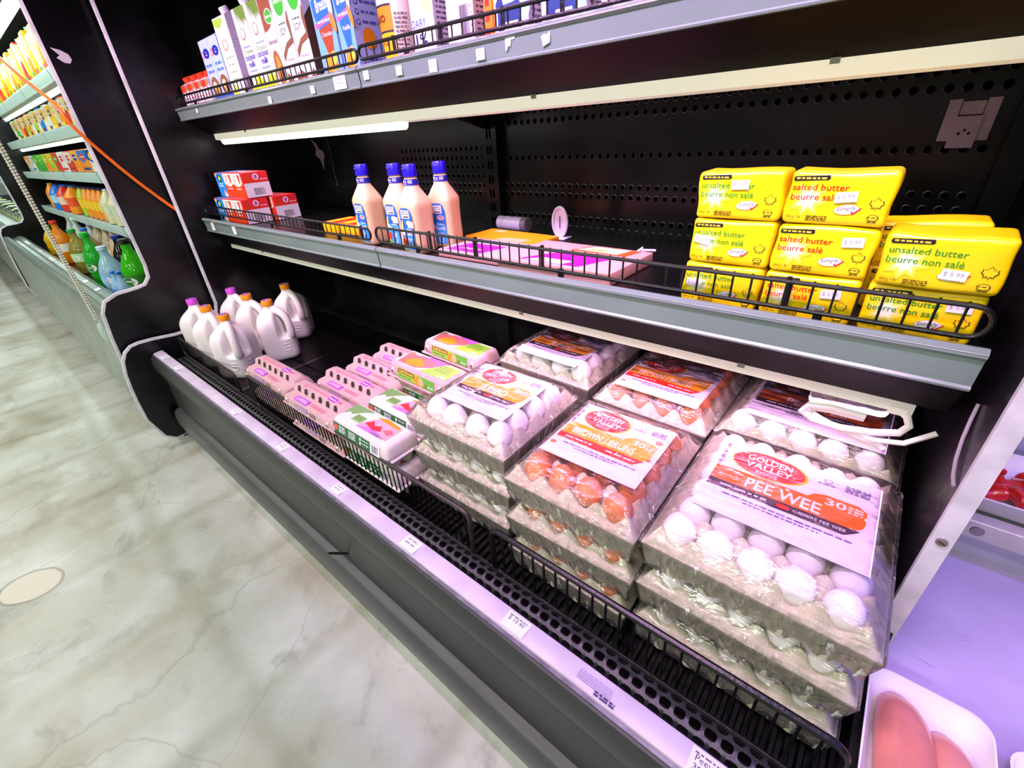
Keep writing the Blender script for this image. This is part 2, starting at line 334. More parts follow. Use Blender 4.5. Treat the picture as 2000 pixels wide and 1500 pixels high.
class Decal:
    def __init__(s, mb, F, dh=.00028): s.mb = mb; s.F = F; s.dh = dh * .22; s.n = 1
    def poly(s, pts, mat, fan=False):
        h = s.n * s.dh; s.n += 1
        s.mb.add([s.F(u, v, h) for u, v in pts], [tuple(range(len(pts)))], mat)
    def rect(s, u0, v0, u1, v1, mat, nu=1, nv=1):
        h = s.n * s.dh; s.n += 1
        V = [s.F(u0 + (u1 - u0) * i / nu, v0 + (v1 - v0) * j / nv, h) for j in range(nv + 1) for i in range(nu + 1)]
        Fc = [(j * (nu + 1) + i, j * (nu + 1) + i + 1, (j + 1) * (nu + 1) + i + 1, (j + 1) * (nu + 1) + i) for j in range(nv) for i in range(nu)]
        s.mb.add(V, Fc, mat)
    def rects(s, L, mat):
        h = s.n * s.dh; s.n += 1
        for (u0, v0, u1, v1) in L: s.mb.add([s.F(u0, v0, h), s.F(u1, v0, h), s.F(u1, v1, h), s.F(u0, v1, h)], [(0, 1, 2, 3)], mat)
    def ell(s, cu, cv, ru, rv, mat, n=22, rot=0.):
        c, q = math.cos(rot), math.sin(rot)
        s.poly([(cu + ru * math.cos(a) * c - rv * math.sin(a) * q, cv + ru * math.cos(a) * q + rv * math.sin(a) * c) for a in [2 * PI * i / n for i in range(n)]], mat)
    def star(s, cu, cv, r0, r1, k, mat, ph=0.):
        s.poly([(cu + (r0 if i % 2 else r1) * math.cos(PI * i / k + ph), cv + (r0 if i % 2 else r1) * math.sin(PI * i / k + ph)) for i in range(2 * k)], mat)
    def text(s, t, u, v, hgt, mat, width=None, bold=0., al='l', rot=0., slant=0.):
        V, Fc, x0, x1, y0, y1 = text_geo(t, bold); sc = hgt / .73
        sx = width / (x1 - x0) if width else sc; W = (x1 - x0) * sx; du = {'l': 0, 'c': -W / 2, 'r': -W}[al]
        h = s.n * s.dh; s.n += 1; c, q = math.cos(rot), math.sin(rot); out = []
        for (x, y) in V:
            a = (x - x0) * sx + du + slant * y * sc; b = y * sc; out.append(s.F(u + a * c - b * q, v + a * q + b * c, h))
        s.mb.add(out, Fc, mat)
    def lines(s, u0, u1, v, hgt, k, gap, mat, seed=1):       # tiny unreadable print
        r = random.Random(seed); L = []
        for i in range(k):
            u = u0; vv = v - i * gap
            while u < u1:
                w_ = r.uniform(.6, 2.4) * hgt * 2; L.append((u, vv, min(u + w_, u1), vv + hgt)); u += w_ + hgt * .8
        s.rects(L, mat)
    def bars(s, u0, u1, v0, v1, mat, seed=3):
        r = random.Random(seed); L = []; u = u0; W = u1 - u0
        while u < u1:
            w_ = r.choice([.012, .02, .03]) * W; L.append((u, v0, min(u + w_, u1), v1)); u += w_ + r.choice([.015, .025]) * W
        s.rects(L, mat)
def frame(o, U, V):
    o = Vector(o); U = Vector(U).normalized(); V = Vector(V).normalized(); N = U.cross(V)
    return lambda u, v, h: tuple(o + U * u + V * v + N * h)
def front(x0, y, z0): return frame((x0, y, z0), (1, 0, 0), (0, 0, 1))     # faces -y
def top(x0, y0, z): return frame((x0, y0, z), (1, 0, 0), (0, 1, 0))       # faces +z
def right(x, y0, z0): return frame((x, y0, z0), (0, 1, 0), (0, 0, 1))     # faces +x

# ================================================================== SETTING
mb = MB(); mb.grid(lambda u, v: (-12 + 15 * u, -5 + 8 * v, 0), 6, 4, floor_mat(), False)
o = mb.build('floor'); o['kind'] = 'structure'

XL, XR, BACK = -2.45, .15, 1.27
# ================================================================== MAIN REFRIGERATED CASE
case = thing('refrigerated_case', 'long open black refrigerated display case holding milk, egg cartons and wrapped egg flats', 'refrigerator case', (-1.15, .8, 0))
def part(mb, name, par=case, sharp=40):
    o = mb.build(name, None, sharp); o.parent = par
    o.matrix_parent_inverse = Matrix.Translation(-par.location); return o
def panel_outline(low, step_z, yu, zt=2.1):
    return [(1.30, .06), (.33, .057)] + low + [(.44, step_z - .004), (yu - .07, step_z - .002), (yu - .02, step_z + .025), (yu, step_z + .09), (yu, zt), (1.30, zt)]
LOWM = [(.261, .058), (.228, .087), (.197, .195), (.199, .30), (.203, .36), (.211, .43), (.225, .487), (.245, .520), (.270, .538), (.300, .543), (.355, .541)]
def panel(outl, x0, x1, mat):
    mb = MB(); n = len(outl)
    mb.loft([[(x0, y, z) for y, z in outl], [(x1, y, z) for y, z in outl]], mat, False); return mb
def trim_path(outl, i0, i1, x, par, rad=.011, name='edge_trim', mat=None):
    mb = MB(); mb.tube([(x, y, z) for y, z in outl[i0:i1]], rad, mat or TRIM, 8); return part(mb, name, par)
OM = panel_outline(LOWM, .536, .655)
p = part(panel(OM, -2.475, XL, BLACKP), 'end_panel'); tr = trim_path(OM, 1, len(OM) - 1, -2.462, p); tr['label'] = 'scuffed white edge trim'
OR = [(1.30, .06), (.33, .057), (.30, .07), (.29, .2), (.32, .44), (.37, .475), (.44, .50), (.58, .505), (.63, .53), (.655, .60), (.655, 2.1), (1.30, 2.1)]
p = part(panel(OR, XR, .168, BLACKP), 'end_panel')
mb = MB(); mb.loft([[(XR - .001, y, z) for y, z in q] for q in [[(.646, .512), (.656, .512), (.656, 2.1), (.646, 2.1)]]] + [[(.171, y, z) for y, z in [(.646, .512), (.656, .512), (.656, 2.1), (.646, 2.1)]]], TRIM, False)
tr = part(mb, 'edge_trim', p); tr['label'] = 'white steel edge strip facing the aisle'
for z in (.772, 1.32):
    mb = MB(); mb.lathe([(.0065, 0), (.006, .002), (.003, .0026)], M('screw_steel', (.6, .58, .55), .35, metal=.9), 12, Matrix.Translation((.160, .6455, z)) @ Matrix.Rotation(PI / 2, 4, 'X'))
    mb.box((-.004, -.0005, -.0008), (.004, .0004, .0008), INK, Matrix.Translation((.160, .643, z)) @ Matrix.Rotation(.4, 4, 'Y'))
    part(mb, 'screw', p)
# perforated back panel with punched holes
mb = MB(); mb.box((XL, BACK, .40), (XR, BACK + .02, 2.1), BLACKP)
HOLE = M('punched_hole_dark', (.0, .0, .0), .9, spec=0); RIM = M('hole_rim', (.09, .088, .10), .3, noise=.5, nscale=90)
rows = [(z, -1.08, XR - .05) for z in (1.318, 1.290, 1.190, 1.109, 1.082, 1.015, .985)] + [(z, -1.62, -1.16) for z in (1.222, 1.194, 1.165, 1.135, 1.105, 1.078)]
for z, xa, xb in rows:
    x = xa
    while x < xb:
        if True:
            r = .0062; a = [(x + r * 1.35 * math.cos(2 * PI * k / 10), BACK - .0004, z + r * 1.35 * math.sin(2 * PI * k / 10)) for k in range(10)]
            b = [(x + r * math.cos(2 * PI * k / 10), BACK - .0012, z + r * math.sin(2 * PI * k / 10)) for k in range(10)]
            mb.add(a + b, [(k, 10 + k, 10 + (k + 1) % 10, (k + 1) % 10) for k in range(10)], RIM); mb.add(b, [tuple(range(10))[::-1]], HOLE)
        x += .0258
part(mb, 'back_panel')
mb = MB(); mb.box((-1.155, BACK - .03, .42), (-1.09, BACK, 2.05), BLACKP)
for k in range(16):
    z = .98 + k * .045
    mb.box((-1.132, BACK - .0315, z), (-1.126, BACK - .029, z + .025), HOLE); mb.box((-1.118, BACK - .0315, z), (-1.112, BACK - .029, z + .025), HOLE)
part(mb, 'upright')
mb = MB(); mb.box((.105, BACK - .05, .42), (.149, BACK, 2.05), BLACKP); part(mb, 'upright')
mb = MB(); mb.box((XL, .08, 2.06), (XR, 1.29, 2.10), BLACKP); mb.box((XL, .08, 1.98), (XR, .10, 2.06), BLACKP); part(mb, 'canopy')  # unseen; overhang and front valance added to carry the lamp and block its spill
# worn patch of torn paper + chalk seam on the left back panel
mb = MB(); D = Decal(mb, front(-2.30, BACK - .001, 1.10)); gs = M('torn_paper_scrap', (.62, .60, .62), .6)
D.poly([(-.01, .19), (.02, .15), (.00, .12), (.035, .10), (.05, .055), (.07, .105), (.085, .12), (.07, .14), (.045, .145), (.03, .17)], gs); D.poly([(.0, .20), (.03, .225), (.025, .19)], gs)
D.rects([(.135 + .0015 * math.sin(k * 3), .21 - k * .016, .1375 + .0015 * math.sin(k * 5), .222 - k * .016) for k in range(15)], gs)
part(mb, 'torn_sticker')
# small bracket plate on the back panel, top right
mb = MB(); wm = M('bracket_white', (.80, .76, .78), .35, noise=.1)
mb.box((.012, BACK - .012, 1.205), (.030, BACK - .002, 1.272), wm); mb.box((.064, BACK - .012, 1.205), (.082, BACK - .002, 1.272), wm)
mb.box((.031, BACK - .009, 1.247), (.063, BACK - .002, 1.268), wm); mb.box((.028, BACK - .016, 1.193), (.066, BACK - .004, 1.245), wm)
for (x, z) in ((.040, 1.217), (.047, 1.222), (.054, 1.217)): mb.ball((x, BACK - .016, z), .0025, INK, 8, (1, .3, 1))
part(mb, 'bracket_plate')
# deck with ribs
DECK = .435
mb = MB(); prof = []
x = XL
while x < XR:
    prof += [(x, DECK - .008), (x + .003, DECK), (x + .009, DECK), (x + .012, DECK - .008)]; x += .0185
for (y0, y1) in ((.443, .715), (.722, .92), (.927, 1.13)):
    mb.loft([[(a, y0, b) for a, b in prof], [(a, y1, b) for a, b in prof]], BLACK, False, False)
mb.box((XL, .43, DECK - .06), (XR, BACK, DECK - .009), BLACK)
for x in (-1.83, -1.21, -.6): mb.box((x - .012, .443, DECK - .01), (x + .012, 1.13, DECK + .002), BLACK)
mb.strip_x([(1.13, DECK), (1.18, DECK + .004), (BACK, DECK + .03)], XL, XR, BLACKP)
part(mb, 'deck')
# perforated air grille, real holes
G = [(.374, .462), (.381, .477), (.396, .482), (.413, .477), (.428, .462), (.436, .440)]
def gp(t):
    t = max(0, min(.9999, t)) * (len(G) - 1); i = int(t); f = t - i
    return (G[i][0] * (1 - f) + G[i + 1][0] * f, G[i][1] * (1 - f) + G[i + 1][1] * f)
mb = MB(); pit = .0232; nr = 4; gm = M('grille_worn_black', (.21, .215, .22), .36, noise=.45, nscale=40, bump=.3, bscale=180)
ncol = int((XR - .03 - (-2.30)) / pit)
sq = [(-.5, -.5), (-.25, -.5), (0, -.5), (.25, -.5), (.5, -.5), (.5, -.25), (.5, 0), (.5, .25), (.5, .5), (.25, .5), (0, .5), (-.25, .5), (-.5, .5), (-.5, .25), (-.5, 0), (-.5, -.25)]
for i in range(ncol):
    for j in range(nr):
        cx = -2.30 + (i + .5 + (.5 if j % 2 else 0)) * pit; V = []
        for (a, b) in sq:
            y, z = gp((j + .5 + b) / nr); V.append((cx + a * pit, y, z))
        for (a, b) in sq:
            an = math.atan2(b, a); q = .375 / (abs(math.cos(an)) ** 3.2 + abs(math.sin(an)) ** 3.2) ** (1 / 3.2)
            y, z = gp((j + .5 + q * math.sin(an)) / nr); V.append((cx + q * math.cos(an) * pit, y, z))
        mb.add(V, [(k, (k + 1) % 16, 16 + (k + 1) % 16, 16 + k) for k in range(16)], gm, True)
mb.strip_x([(.368, .44), (.374, .462), (.372, .47)], -2.30, XR, gm); mb.box((-2.30, .434, .430), (XR, .4395, .444), gm)
part(mb, 'air_grille')
mb = MB(); mb.strip_x([(.366, .488), (.366, .40), (.44, .40), (.44, .432)], XL, XR, M('trough_black', (.015, .015, .017), .7)); part(mb, 'air_trough')
# front rail, fascia, kick bumper
mb = MB(); mb.strip_x([(.367, .478), (.366, .4895), (.360, .491), (.334, .4885), (.329, .4865), (.3275, .480), (.329, .474)], XL + .01, XR, LIPM); rail = part(mb, 'front_rail')
mb = MB(); mb.strip_x([(.330, .478), (.318, .474), (.312, .462), (.308, .440), (.309, .412), (.316, .387), (.318, .384)], XL + .005, XR, DARKG)
mb.strip_x([(.326, .476), (.322, .480), (.3275, .482)], XL + .005, XR, M('chrome_edge_strip', (.5, .46, .55), .25, metal=.6, noise=.4, nscale=40))
part(mb, 'fascia_bulge')
mb = MB(); mb.strip_x([(.317, .384), (.324, .37), (.328, .34), (.324, .25), (.322, .212)], XL + .005, XR, DARKG); part(mb, 'fascia_panel')
mb = MB(); mb.strip_x([(.322, .214), (.306, .210), (.294, .198), (.288, .17), (.288, .14), (.298, .085), (.311, .06), (.318, .0)], XL + .04, XR, M('kick_bumper_grey', (.27, .275, .275), .4, noise=.2, nscale=6))
mb.box((XL + .04, .30, .112), (XR, .3005, .114), INK); part(mb, 'kick_bumper')
mb = MB(); mb.box((XL, .33, .03), (XR, 1.25, .37), BLACK); part(mb, 'base_cabinet')
mb = MB(); mb.box((XL + .07, .34, 0), (XL + .15, .42, .06), BLACK); mb.box((XL + .07, 1.1, 0), (XL + .15, 1.18, .06), BLACK); part(mb, 'foot')
# tags lying on the front rail
def ptag(F, u, v, wd, hg, par, txt=None, small=True, seed=1, rot=0., torn=None, lab=None):
    mb = MB(); c, s_ = math.cos(rot), math.sin(rot)
    D = Decal(mb, lambda a, b, h: F(u + a * c - b * s_, v + a * s_ + b * c, h + .0004))
    if torn: D.poly(torn, TAGW)
    else: D.rect(-wd / 2, -hg / 2, wd / 2, hg / 2, TAGW)
    if txt:
        D.lines(-wd * .42, wd * .42, hg * .28, hg * .07, 1, .0, K((.4, .36, .5)), seed)
        for i, t in enumerate(txt): D.text(t, -wd * .38, hg * (.0 - .36 * i), hg * .27, K((.22, .2, .3)))
    elif not torn:
        D.lines(-wd * .36, wd * .3, hg * .22, hg * .10, 2, hg * .3, K((.55, .53, .6)), seed)
    o = part(mb, 'price_tag', par); return o
FR = top(0, .3465, .4905)
for (x, wd, t) in ((-2.334, .045, None), (-2.154, .045, None), (-1.573, .04, None), (-1.233, .04, None), (-.928, .042, None)):
    o = ptag(FR, x, 0, wd, .028, rail, t, seed=int(-x * 100)); 
ptag(FR, -.634, .0, .048, .032, rail, ['2.60'] if False else None, seed=5); ptag(FR, -.334, .0, .05, .032, rail, ['$ 10.40'], seed=6); ptag(FR, .012, .0, .06, .034, rail, ['Peewee', '30 eggs'], seed=7)
mb = MB(); D = Decal(mb, top(0, .3465, .4909)); D.lines(-.20, -.14, .006, .0016, 5, .0036, K((.62, .54, .76)), 9); part(mb, 'ink_marks', rail); mb = MB(); D = Decal(mb, top(0, .3465, .4909)); D.lines(-.165, -.13, -.011, .0030, 2, .0042, K((.3, .22, .45)), 4)
part(mb, 'ink_marks', rail); mb = MB(); D = Decal(mb, top(0, .3465, .4909)); D.ell(-1.75, .002, .008, .004, TAGW, 10); part(mb, 'paper_scrap', rail)
mb = MB(); mb.tube([(-.95, .327, .245), (-.985, .285, .262)], .004, BLACK, 6); part(mb, 'drain_clip')
# cable hanging against the right end panel
mb = MB(); pts = [(.148, .70 + .0, .90 - .0)]
pts = [(.147, .752, .925), (.146, .742, .905), (.145, .726, .882), (.145, .706, .862), (.146, .686, .850), (.148, .668, .845)]
mb.tube(pts, .0022, M('grey_cable', (.55, .53, .54), .5), 8); part(mb, 'panel_cable')

# ================================================================== SHELVES
def shelf(label, yf, zt, zb, surf, x0, x1, seam, strip_y, strip_z0, strip_z1, sx0, sx1, lit):
    t = thing('cooler_shelf', label, 'shelf', (0, yf, surf))
    mb = MB(); mb.box((x0, yf + .018, surf - .018), (x1, BACK - .002, surf), BLACK)
    mb.loft([[(x0, y, z) for y, z in q] for q in [[(yf + .012, zb + .004), (yf + .012, surf - .002), (yf + .05, surf - .002), (strip_y, strip_z1 + .01), (strip_y, strip_z1)]]] + [[(x1, y, z) for y, z in [(yf + .012, zb + .004), (yf + .012, surf - .002), (yf + .05, surf - .002), (strip_y, strip_z1 + .01), (strip_y, strip_z1)]]], M('shelf_underside_black', (.02, .02, .022), .5, spec=.12, noise=.3, nscale=6), False)
    part(mb, 'shelf_board', t)
    for (a, b) in ((x0, seam - .002), (seam + .002, x1)):
        mb = MB(); H = zt - zb
        mb.strip_x([(yf + .013, zt), (yf + .004, zt + .002), (yf - .003, zt - .002), (yf - .004, zt - H * .14), (yf - .001, zt - H * .2), (yf + .001, zt - H * .23), (yf + .004, zb + H * .12), (yf + .001, zb + H * .06), (yf + .002, zb), (yf + .012, zb)], a, b, RAIL)
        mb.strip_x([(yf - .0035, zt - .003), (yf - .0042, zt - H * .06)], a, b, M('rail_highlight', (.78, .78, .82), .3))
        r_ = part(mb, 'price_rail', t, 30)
    for (a, b, on) in ((sx0, seam, lit), (seam, sx1, False)):
        mb = MB(); q = [(strip_y, strip_z0), (strip_y, strip_z1), (strip_y + .012, strip_z1 + .004), (strip_y + .07, strip_z1 + .002), (strip_y + .07, strip_z0 + .004), (strip_y + .055, strip_z0 - .002), (strip_y + .018, strip_z0 - .003)]
        mb.loft([[(a, y, z) for y, z in q], [(b, y, z) for y, z in q]], LAMPD if lit else LAMPW, False)
        l_ = part(mb, 'light_strip', t)
        if not lit and a > -2: mb = MB(); mb.box((a + .01, strip_y + .02, strip_z0 - .0045), (b - .01, strip_y + .053, strip_z0 - .003), M('lit_lens', (1.0, .82, .96), .5, emit=1.6)); part(mb, 'lens', l_)
        if on:
            mb = MB(); mb.tube([(a + .01, strip_y + .03, strip_z0 - .006), (b - .01, strip_y + .03, strip_z0 - .006)], .014, TUBEON2, 10)
            part(mb, 'tube', l_)
    for x in (x0 + .35, seam + .45, x1 - .28):
        mb = MB(); mb.box((x, strip_y - .002, strip_z1 - .006), (x + .012, strip_y + .004, strip_z1 + .004), M('clip_chrome', (.55, .55, .5), .3, metal=.8)); part(mb, 'strip_clip', t)
    for x in (seam - .02, x1 - .03, x0 + .02):
        mb = MB(); mb.loft([[(x, y, z) for y, z in q] for q in [[(BACK - .03, surf - .14), (BACK - .03, surf - .02), (yf + .1, surf - .02), (yf + .1, surf - .045)]]] + [[(x + .006, y, z) for y, z in [(BACK - .03, surf - .14), (BACK - .03, surf - .02), (yf + .1, surf - .02), (yf + .1, surf - .045)]]], BLACKP, False)
        part(mb, 'shelf_bracket', t)
    return t
S1 = shelf('upper black cooler shelf with a long grey price rail under the milk alternative cartons', .77, 1.424, 1.381, 1.415, -2.40, .145, -1.105, .865, 1.308, 1.330, -2.36, .143, True)
S2 = shelf('middle black cooler shelf with a grey price rail under the yellow butter and dressing bottles', .72, 1.008, .952, .990, -2.42, .128, -1.105, .79, .866, .884, -2.40, .096, False)
F1 = front(0, .7707, 1.40); 
for (x, v, wd, hg) in ((-1.583, -.007, .022, .018), (-1.327, -.003, .022, .018), (-1.19, .0, .055, .028), (-1.074, .004, .022, .018), (-.95, .0, .021, .018), (-.838, -.004, .024, .022), (-.702, -.001, .022, .018)):
    ptag(F1, x, v, wd, hg, S1, seed=int(-x * 50))
ptag(F1, -2.184, .005, .02, .016, S1, torn=[(-.008, -.009), (.006, -.007), (.008, .004), (-.009, .008)])
ptag(F1, -.629, .006, .02, .016, S1, torn=[(-.010, -.010), (-.006, -.009), (-.003, -.003), (.001, -.005), (.004, .005), (.012, .005), (.012, .009), (-.010, .008)])
ptag(F1, -.549, .002, .02, .016, S1, torn=[(-.006, -.010), (.008, -.006), (.009, .009), (.001, .005), (-.003, .007), (-.010, .004)])
F2 = front(0, .7205, .984)
ptag(F2, -2.322, -.004, .034, .032, S2, seed=3); ptag(F2, -2.093, -.004, .034, .032, S2, seed=4)

# ================================================================== WIRE FENCES
def fence(label, x0, x1, y, za, zb, h, pitch, rr, rw, doubles=(), rust=None):
    L = x1 - x0; ang = math.atan2(zb - za, L); c = .022
    t = thing('wire_shelf_fence', label, 'wire fence', (x0, y, za), (0, -ang, 0))
    mb = MB(); pts = []
    for (cx, cz, a0) in ((L - c, h - c, 0), (c, h - c, 90), (c, c, 180), (L - c, c, 270)):
        k = min(c, h / 2.2)
        for i in range(5):
            a = math.radians(a0 + i * 22.5); ccx = (L - k) if cx > L / 2 else k; ccz = (h - k) if cz > h / 2 else k
            pts.append((ccx + k * math.cos(a), 0, ccz + k * math.sin(a)))
    mb.tube(pts, rr, rust or BLACKW, 8, True); mb.build('frame', t)
    mb = MB(); mb.tube([(0, 0, 0), (0, 0, h)], rw, BLACKW, 6); base = None
    n = int(L / pitch)
    for i in range(1, n):
        x = L * i / n
        if base is None: base = mb.build('wire', t); wv = base
        else: wv = base.copy(); COL.objects.link(wv); wv.parent = t
        wv.location = (x, .002, 0)
    for x in doubles:
        wv = base.copy(); COL.objects.link(wv); wv.parent = t; wv.location = (x - x0, .002, 0); wv.scale = (2.2, 2.2, 1.06)
    mb = MB()
    for x in (L * .14, L * .5, L * .86): mb.box((x - .006, -.002, -.012 if h < .07 else -.006), (x + .006, .004, .004), BLACKW)
    mb.build('clip', t)
    return t
RUST = M('rusty_wire_rail', (.20, .16, .16), .38, noise=.5, nscale=30, bump=.3, bscale=120)
fence('black wire fence along the left half of the upper cooler shelf', -2.41, -1.122, .79, 1.437, 1.434, .031, .028, .0035, .0018, (-1.9, -1.72, -1.5))
fence('black wire fence along the right half of the upper cooler shelf', -1.115, .14, .79, 1.436, 1.424, .031, .029, .0036, .0018, (-.98, -.83, -.66, -.53))
fence('black wire fence before the red juice packs on the middle shelf', -2.42, -1.155, .745, 1.024, 1.016, .038, .0265, .0032, .0016, (-1.20,))
fence('black wire fence before the yellow butter on the middle shelf', -1.128, .122, .745, 1.018, 1.013, .044, .0268, .0036, .0018, (-.90, -.74, -.55, -.10))
fence('black wire fence in front of the white milk jugs on the deck', -2.44, -1.80, .442, .437, .440, .088, .0165, .0042, .0016, (), RUST)
fence('black wire fence in front of the egg cartons on the deck', -1.655, -.535, .440, .437, .437, .128, .0195, .0056, .0020, (), RUST)
fence('black wire fence in front of the wrapped egg flats at right', -.472, .140, .440, .437, .437, .128, .0265, .0062, .0024)
# ================================================================== WRAPPED EGG FLATS
def egg_mesh_builder(r, h, mat):
    mb = MB(); prof = []
    for i in range(11):
        t = PI * i / 10; z = -math.cos(t); k = 1 + .13 * (-z)
        prof.append((max(r * math.sin(t) * k * .97, .0004), h / 2 * (z + 1)))
    mb.lathe(prof, mat, 16); return mb
def label_art(mb, kind, z):
    D = Decal(mb, top(0, 0, z), .0003)
    OR = K((.98, .43, .04)); YE = K((.99, .68, .05)); DK = K((.20, .07, .20)); RD = K((.90, .12, .06)); PU = K((.45, .38, .58)); YL = K((.97, .75, .10))
    if kind == 'pee': x0, x1, y0, y1, band, strip = -.112, .122, -.090, .108, OR, DK
    else: x0, x1, y0, y1, band, strip = -.098, .100, -.084, .106, YE, (RD if kind == 'brown' else DK)
    W = x1 - x0
    D.rect(x0, y0, x1, y1, LABELW, 6, 5)
    cx = x0 + W * .33
    D.ell(cx + .001, .066, W * .255, .036, YL, 28, .0); D.ell(cx, .0665, W * .240, .0335, RD, 28)
    D.text('GOLDEN', cx, .072, .0165, WHITE, W * .30, .02, 'c'); D.text('VALLEY', cx + .002, .052, .0165, WHITE, W * .31, .02, 'c'); D.text('EGGS', cx + .002, .040, .008, WHITE, W * .14, .01, 'c')
    # band with a rounded right end and the count tab
    bx1 = x1 - W * .06; ct = [(bx1 - .02 + .02 * math.cos(a), .008 + .021 * math.sin(a) * 1.0) for a in [PI * (.5 - i / 8) for i in range(9)]]
    D.poly([(bx1 - W * .34, .026), (bx1 - W * .30, .040), (bx1 - W * .24, .046), (bx1 - .012, .046), (bx1, .036), (bx1, .010), (bx1 - W * .34, .010)], band)
    D.poly([(x0 + .004, -.013), (bx1 - .012, -.013)] + ct[::-1] + [(x0 + .004, .029)], band)
    D.poly([(x0 + .004, -.030), (bx1 - W * .10, -.030), (bx1 - .014, -.022), (bx1 - .004, -.011), (x0 + .004, -.011)], strip)
    if kind == 'pee': D.text('PEE WEE', x0 + W * .24, -.006, .027, WHITE, W * .46, .02)
    elif kind == 'brown': D.text('BROWN / BRUNS', x0 + W * .12, -.004, .021, WHITE, W * .66, .02)
    else: D.text('JUMBO', x0 + W * .30, -.007, .027, WHITE, W * .40, .02)
    D.text('30' if kind == 'pee' else '20' if kind == 'jumbo' else '30', bx1 - W * .23, .024, .016, WHITE, W * .12, .02); D.lines(bx1 - W * .10, bx1 - W * .02, .034, .003, 3, .006, WHITE, 8)
    D.lines(x0 + W * .10, x0 + W * .40, -.0225, .004, 1, 0, WHITE, 2); D.ell(x0 + W * .5, -.0205, .010, .005, RD, 12); (D.text('CALIBRE PEE WEE', x0 + W * .56, -.0235, .0062, WHITE, W * .29, .01) if kind == 'pee' else D.lines(x0 + W * .55, x0 + W * .84, -.0225, .004, 1, 0, WHITE, 5))
    D.lines(x0 + W * .14, x0 + W * .90, -.042, .0030, 1, 0, PU, 6); D.lines(x0 + W * .28, x0 + W * .72, -.049, .0028, 1, 0, PU, 7)
    D.ell(x1 - W * .30, .082, .006, .006, PU, 12); D.ell(x1 - W * .30, .082, .0046, .0046, LABELW, 12); D.lines(x1 - W * .36, x1 - W * .25, .071, .0026, 1, 0, PU, 3); D.lines(x1 - W * .20, x1 - W * .06, .084, .0026, 4, .0045, PU, 4)
    for k in range(4): D.rect(x0 + W * .015, .03 + k * .018, x0 + W * .04, .042 + k * .018, K((.55, .45, .62)))
FL, PK, PT, MG = .060, .089, .045, .017
def tray_mesh(nx, ny, px, py):
    W, D = nx * px, ny * py; mb = MB(); k = 8
    def H(x, y):
        cx = max(-W / 2, min(W / 2, x)); cy = max(-D / 2, min(D / 2, y)); d = max(abs(x - cx), abs(y - cy))
        h = PT + (PK - PT) * ((1 - (math.cos(2 * PI * (cx + W / 2 - px / 2) / px) + math.cos(2 * PI * (cy + D / 2 - py / 2) / py)) / 2) / 2) ** 1.7
        if d > 0: q = d / MG; f = (1 - q) ** 1.0 * (1 - q * .35); h = FL + (h - FL) * f
        return h
    def axis(n, L): return [-L / 2 - MG, -L / 2 - MG * .75, -L / 2 - MG * .5, -L / 2 - MG * .25] + [-L / 2 + L * i / (n * k) for i in range(n * k + 1)] + [L / 2 + MG * .25, L / 2 + MG * .5, L / 2 + MG * .75, L / 2 + MG]
    ax, ay = axis(nx, W), axis(ny, D); NX, NY = len(ax), len(ay)
    V = [(x, y, H(x, y)) for y in ay for x in ax]; mb.add(V, [(j * NX + i, j * NX + i + 1, (j + 1) * NX + i + 1, (j + 1) * NX + i) for j in range(NY - 1) for i in range(NX - 1)], PULP, True)
    per = [(x, ay[0], 0) for x in ax[:-1]] + [(ax[-1], y, 1) for y in ay[:-1]] + [(x, ay[-1], 0) for x in ax[:0:-1]] + [(ax[0], y, 1) for y in ay[:0:-1]]
    WO, DO = W + 2 * MG, D + 2 * MG; secs = []
    for (off, z, bul) in ((0, FL, 0), (.003, FL, 0), (.003, FL - .004, 0), (.000, FL - .006, .0005), (-.003, .034, .003), (-.008, .006, .005)):
        secs.append([(x * (1 + 2 * (off - bul * c_) / WO), y * (1 + 2 * (off - bul * c_) / DO), z) for (x, y, sd) in per for c_ in [math.cos(2 * PI * ((y + D / 2) / py if sd else (x + W / 2) / px))]])
    mb.loft(secs, PULP, True, True, False); return mb
def film_mesh(nx, ny, px, py, seed):
    W, D = nx * px + 2 * MG, ny * py + 2 * MG; iw, idp = nx * px, ny * py; r = random.Random(seed); mb = MB(); N = 56
    ph = [(r.uniform(0, 6), r.uniform(25, 90), r.uniform(-1, 1)) for _ in range(7)]
    wr = lambda t, s: sum(math.sin(t * f + a + s * 9 * c) for a, f, c in ph) / 7
    def f(u, v):
        a, b = 2 * u - 1, 2 * v - 1; m = max(abs(a), abs(b), 1e-6)
        if m <= .72:
            x, y = a / .72 * W / 2, b / .72 * D / 2; e = min(W / 2 - abs(x), D / 2 - abs(y))
            z = .1085 + .0012 * math.cos(2 * PI * (x + iw / 2 - px / 2) / px) * math.cos(2 * PI * (y + idp / 2 - py / 2) / py)
            q = max(0, 1 - e / .045); z -= .0370 * q * q
            return (x, y, z + .0012 * wr(x * 2 + y, 1) * (1 - q))
        t = (m - .72) / .28; x, y = a / m, b / m; o = .006 - .012 * max(0, t - .12); s = wr(x * 1.3 - y * 1.7, t) * .0035 * (1 - abs(2 * t - 1)) 
        z = .0710 - .066 * min(1, t * 1.02) if t > 0 else .071
        return (x * (W / 2 + o + s), y * (D / 2 + o + s), z)
    Vt = [f(i / N, j / N) for j in range(N + 1) for i in range(N + 1)]; Ft = [[], []]
    for j in range(N):
        for i in range(N):
            u, v = (i + .5) / N, (j + .5) / N; Ft[max(abs(2 * u - 1), abs(2 * v - 1)) > .72].append((j * (N + 1) + i, j * (N + 1) + i + 1, (j + 1) * (N + 1) + i + 1, (j + 1) * (N + 1) + i))
    mb.add(Vt, Ft[0] + Ft[1], FILM, True); k2 = mb.m(FILMS); mb.mi = [0] * len(Ft[0]) + [k2] * len(Ft[1]); return mb
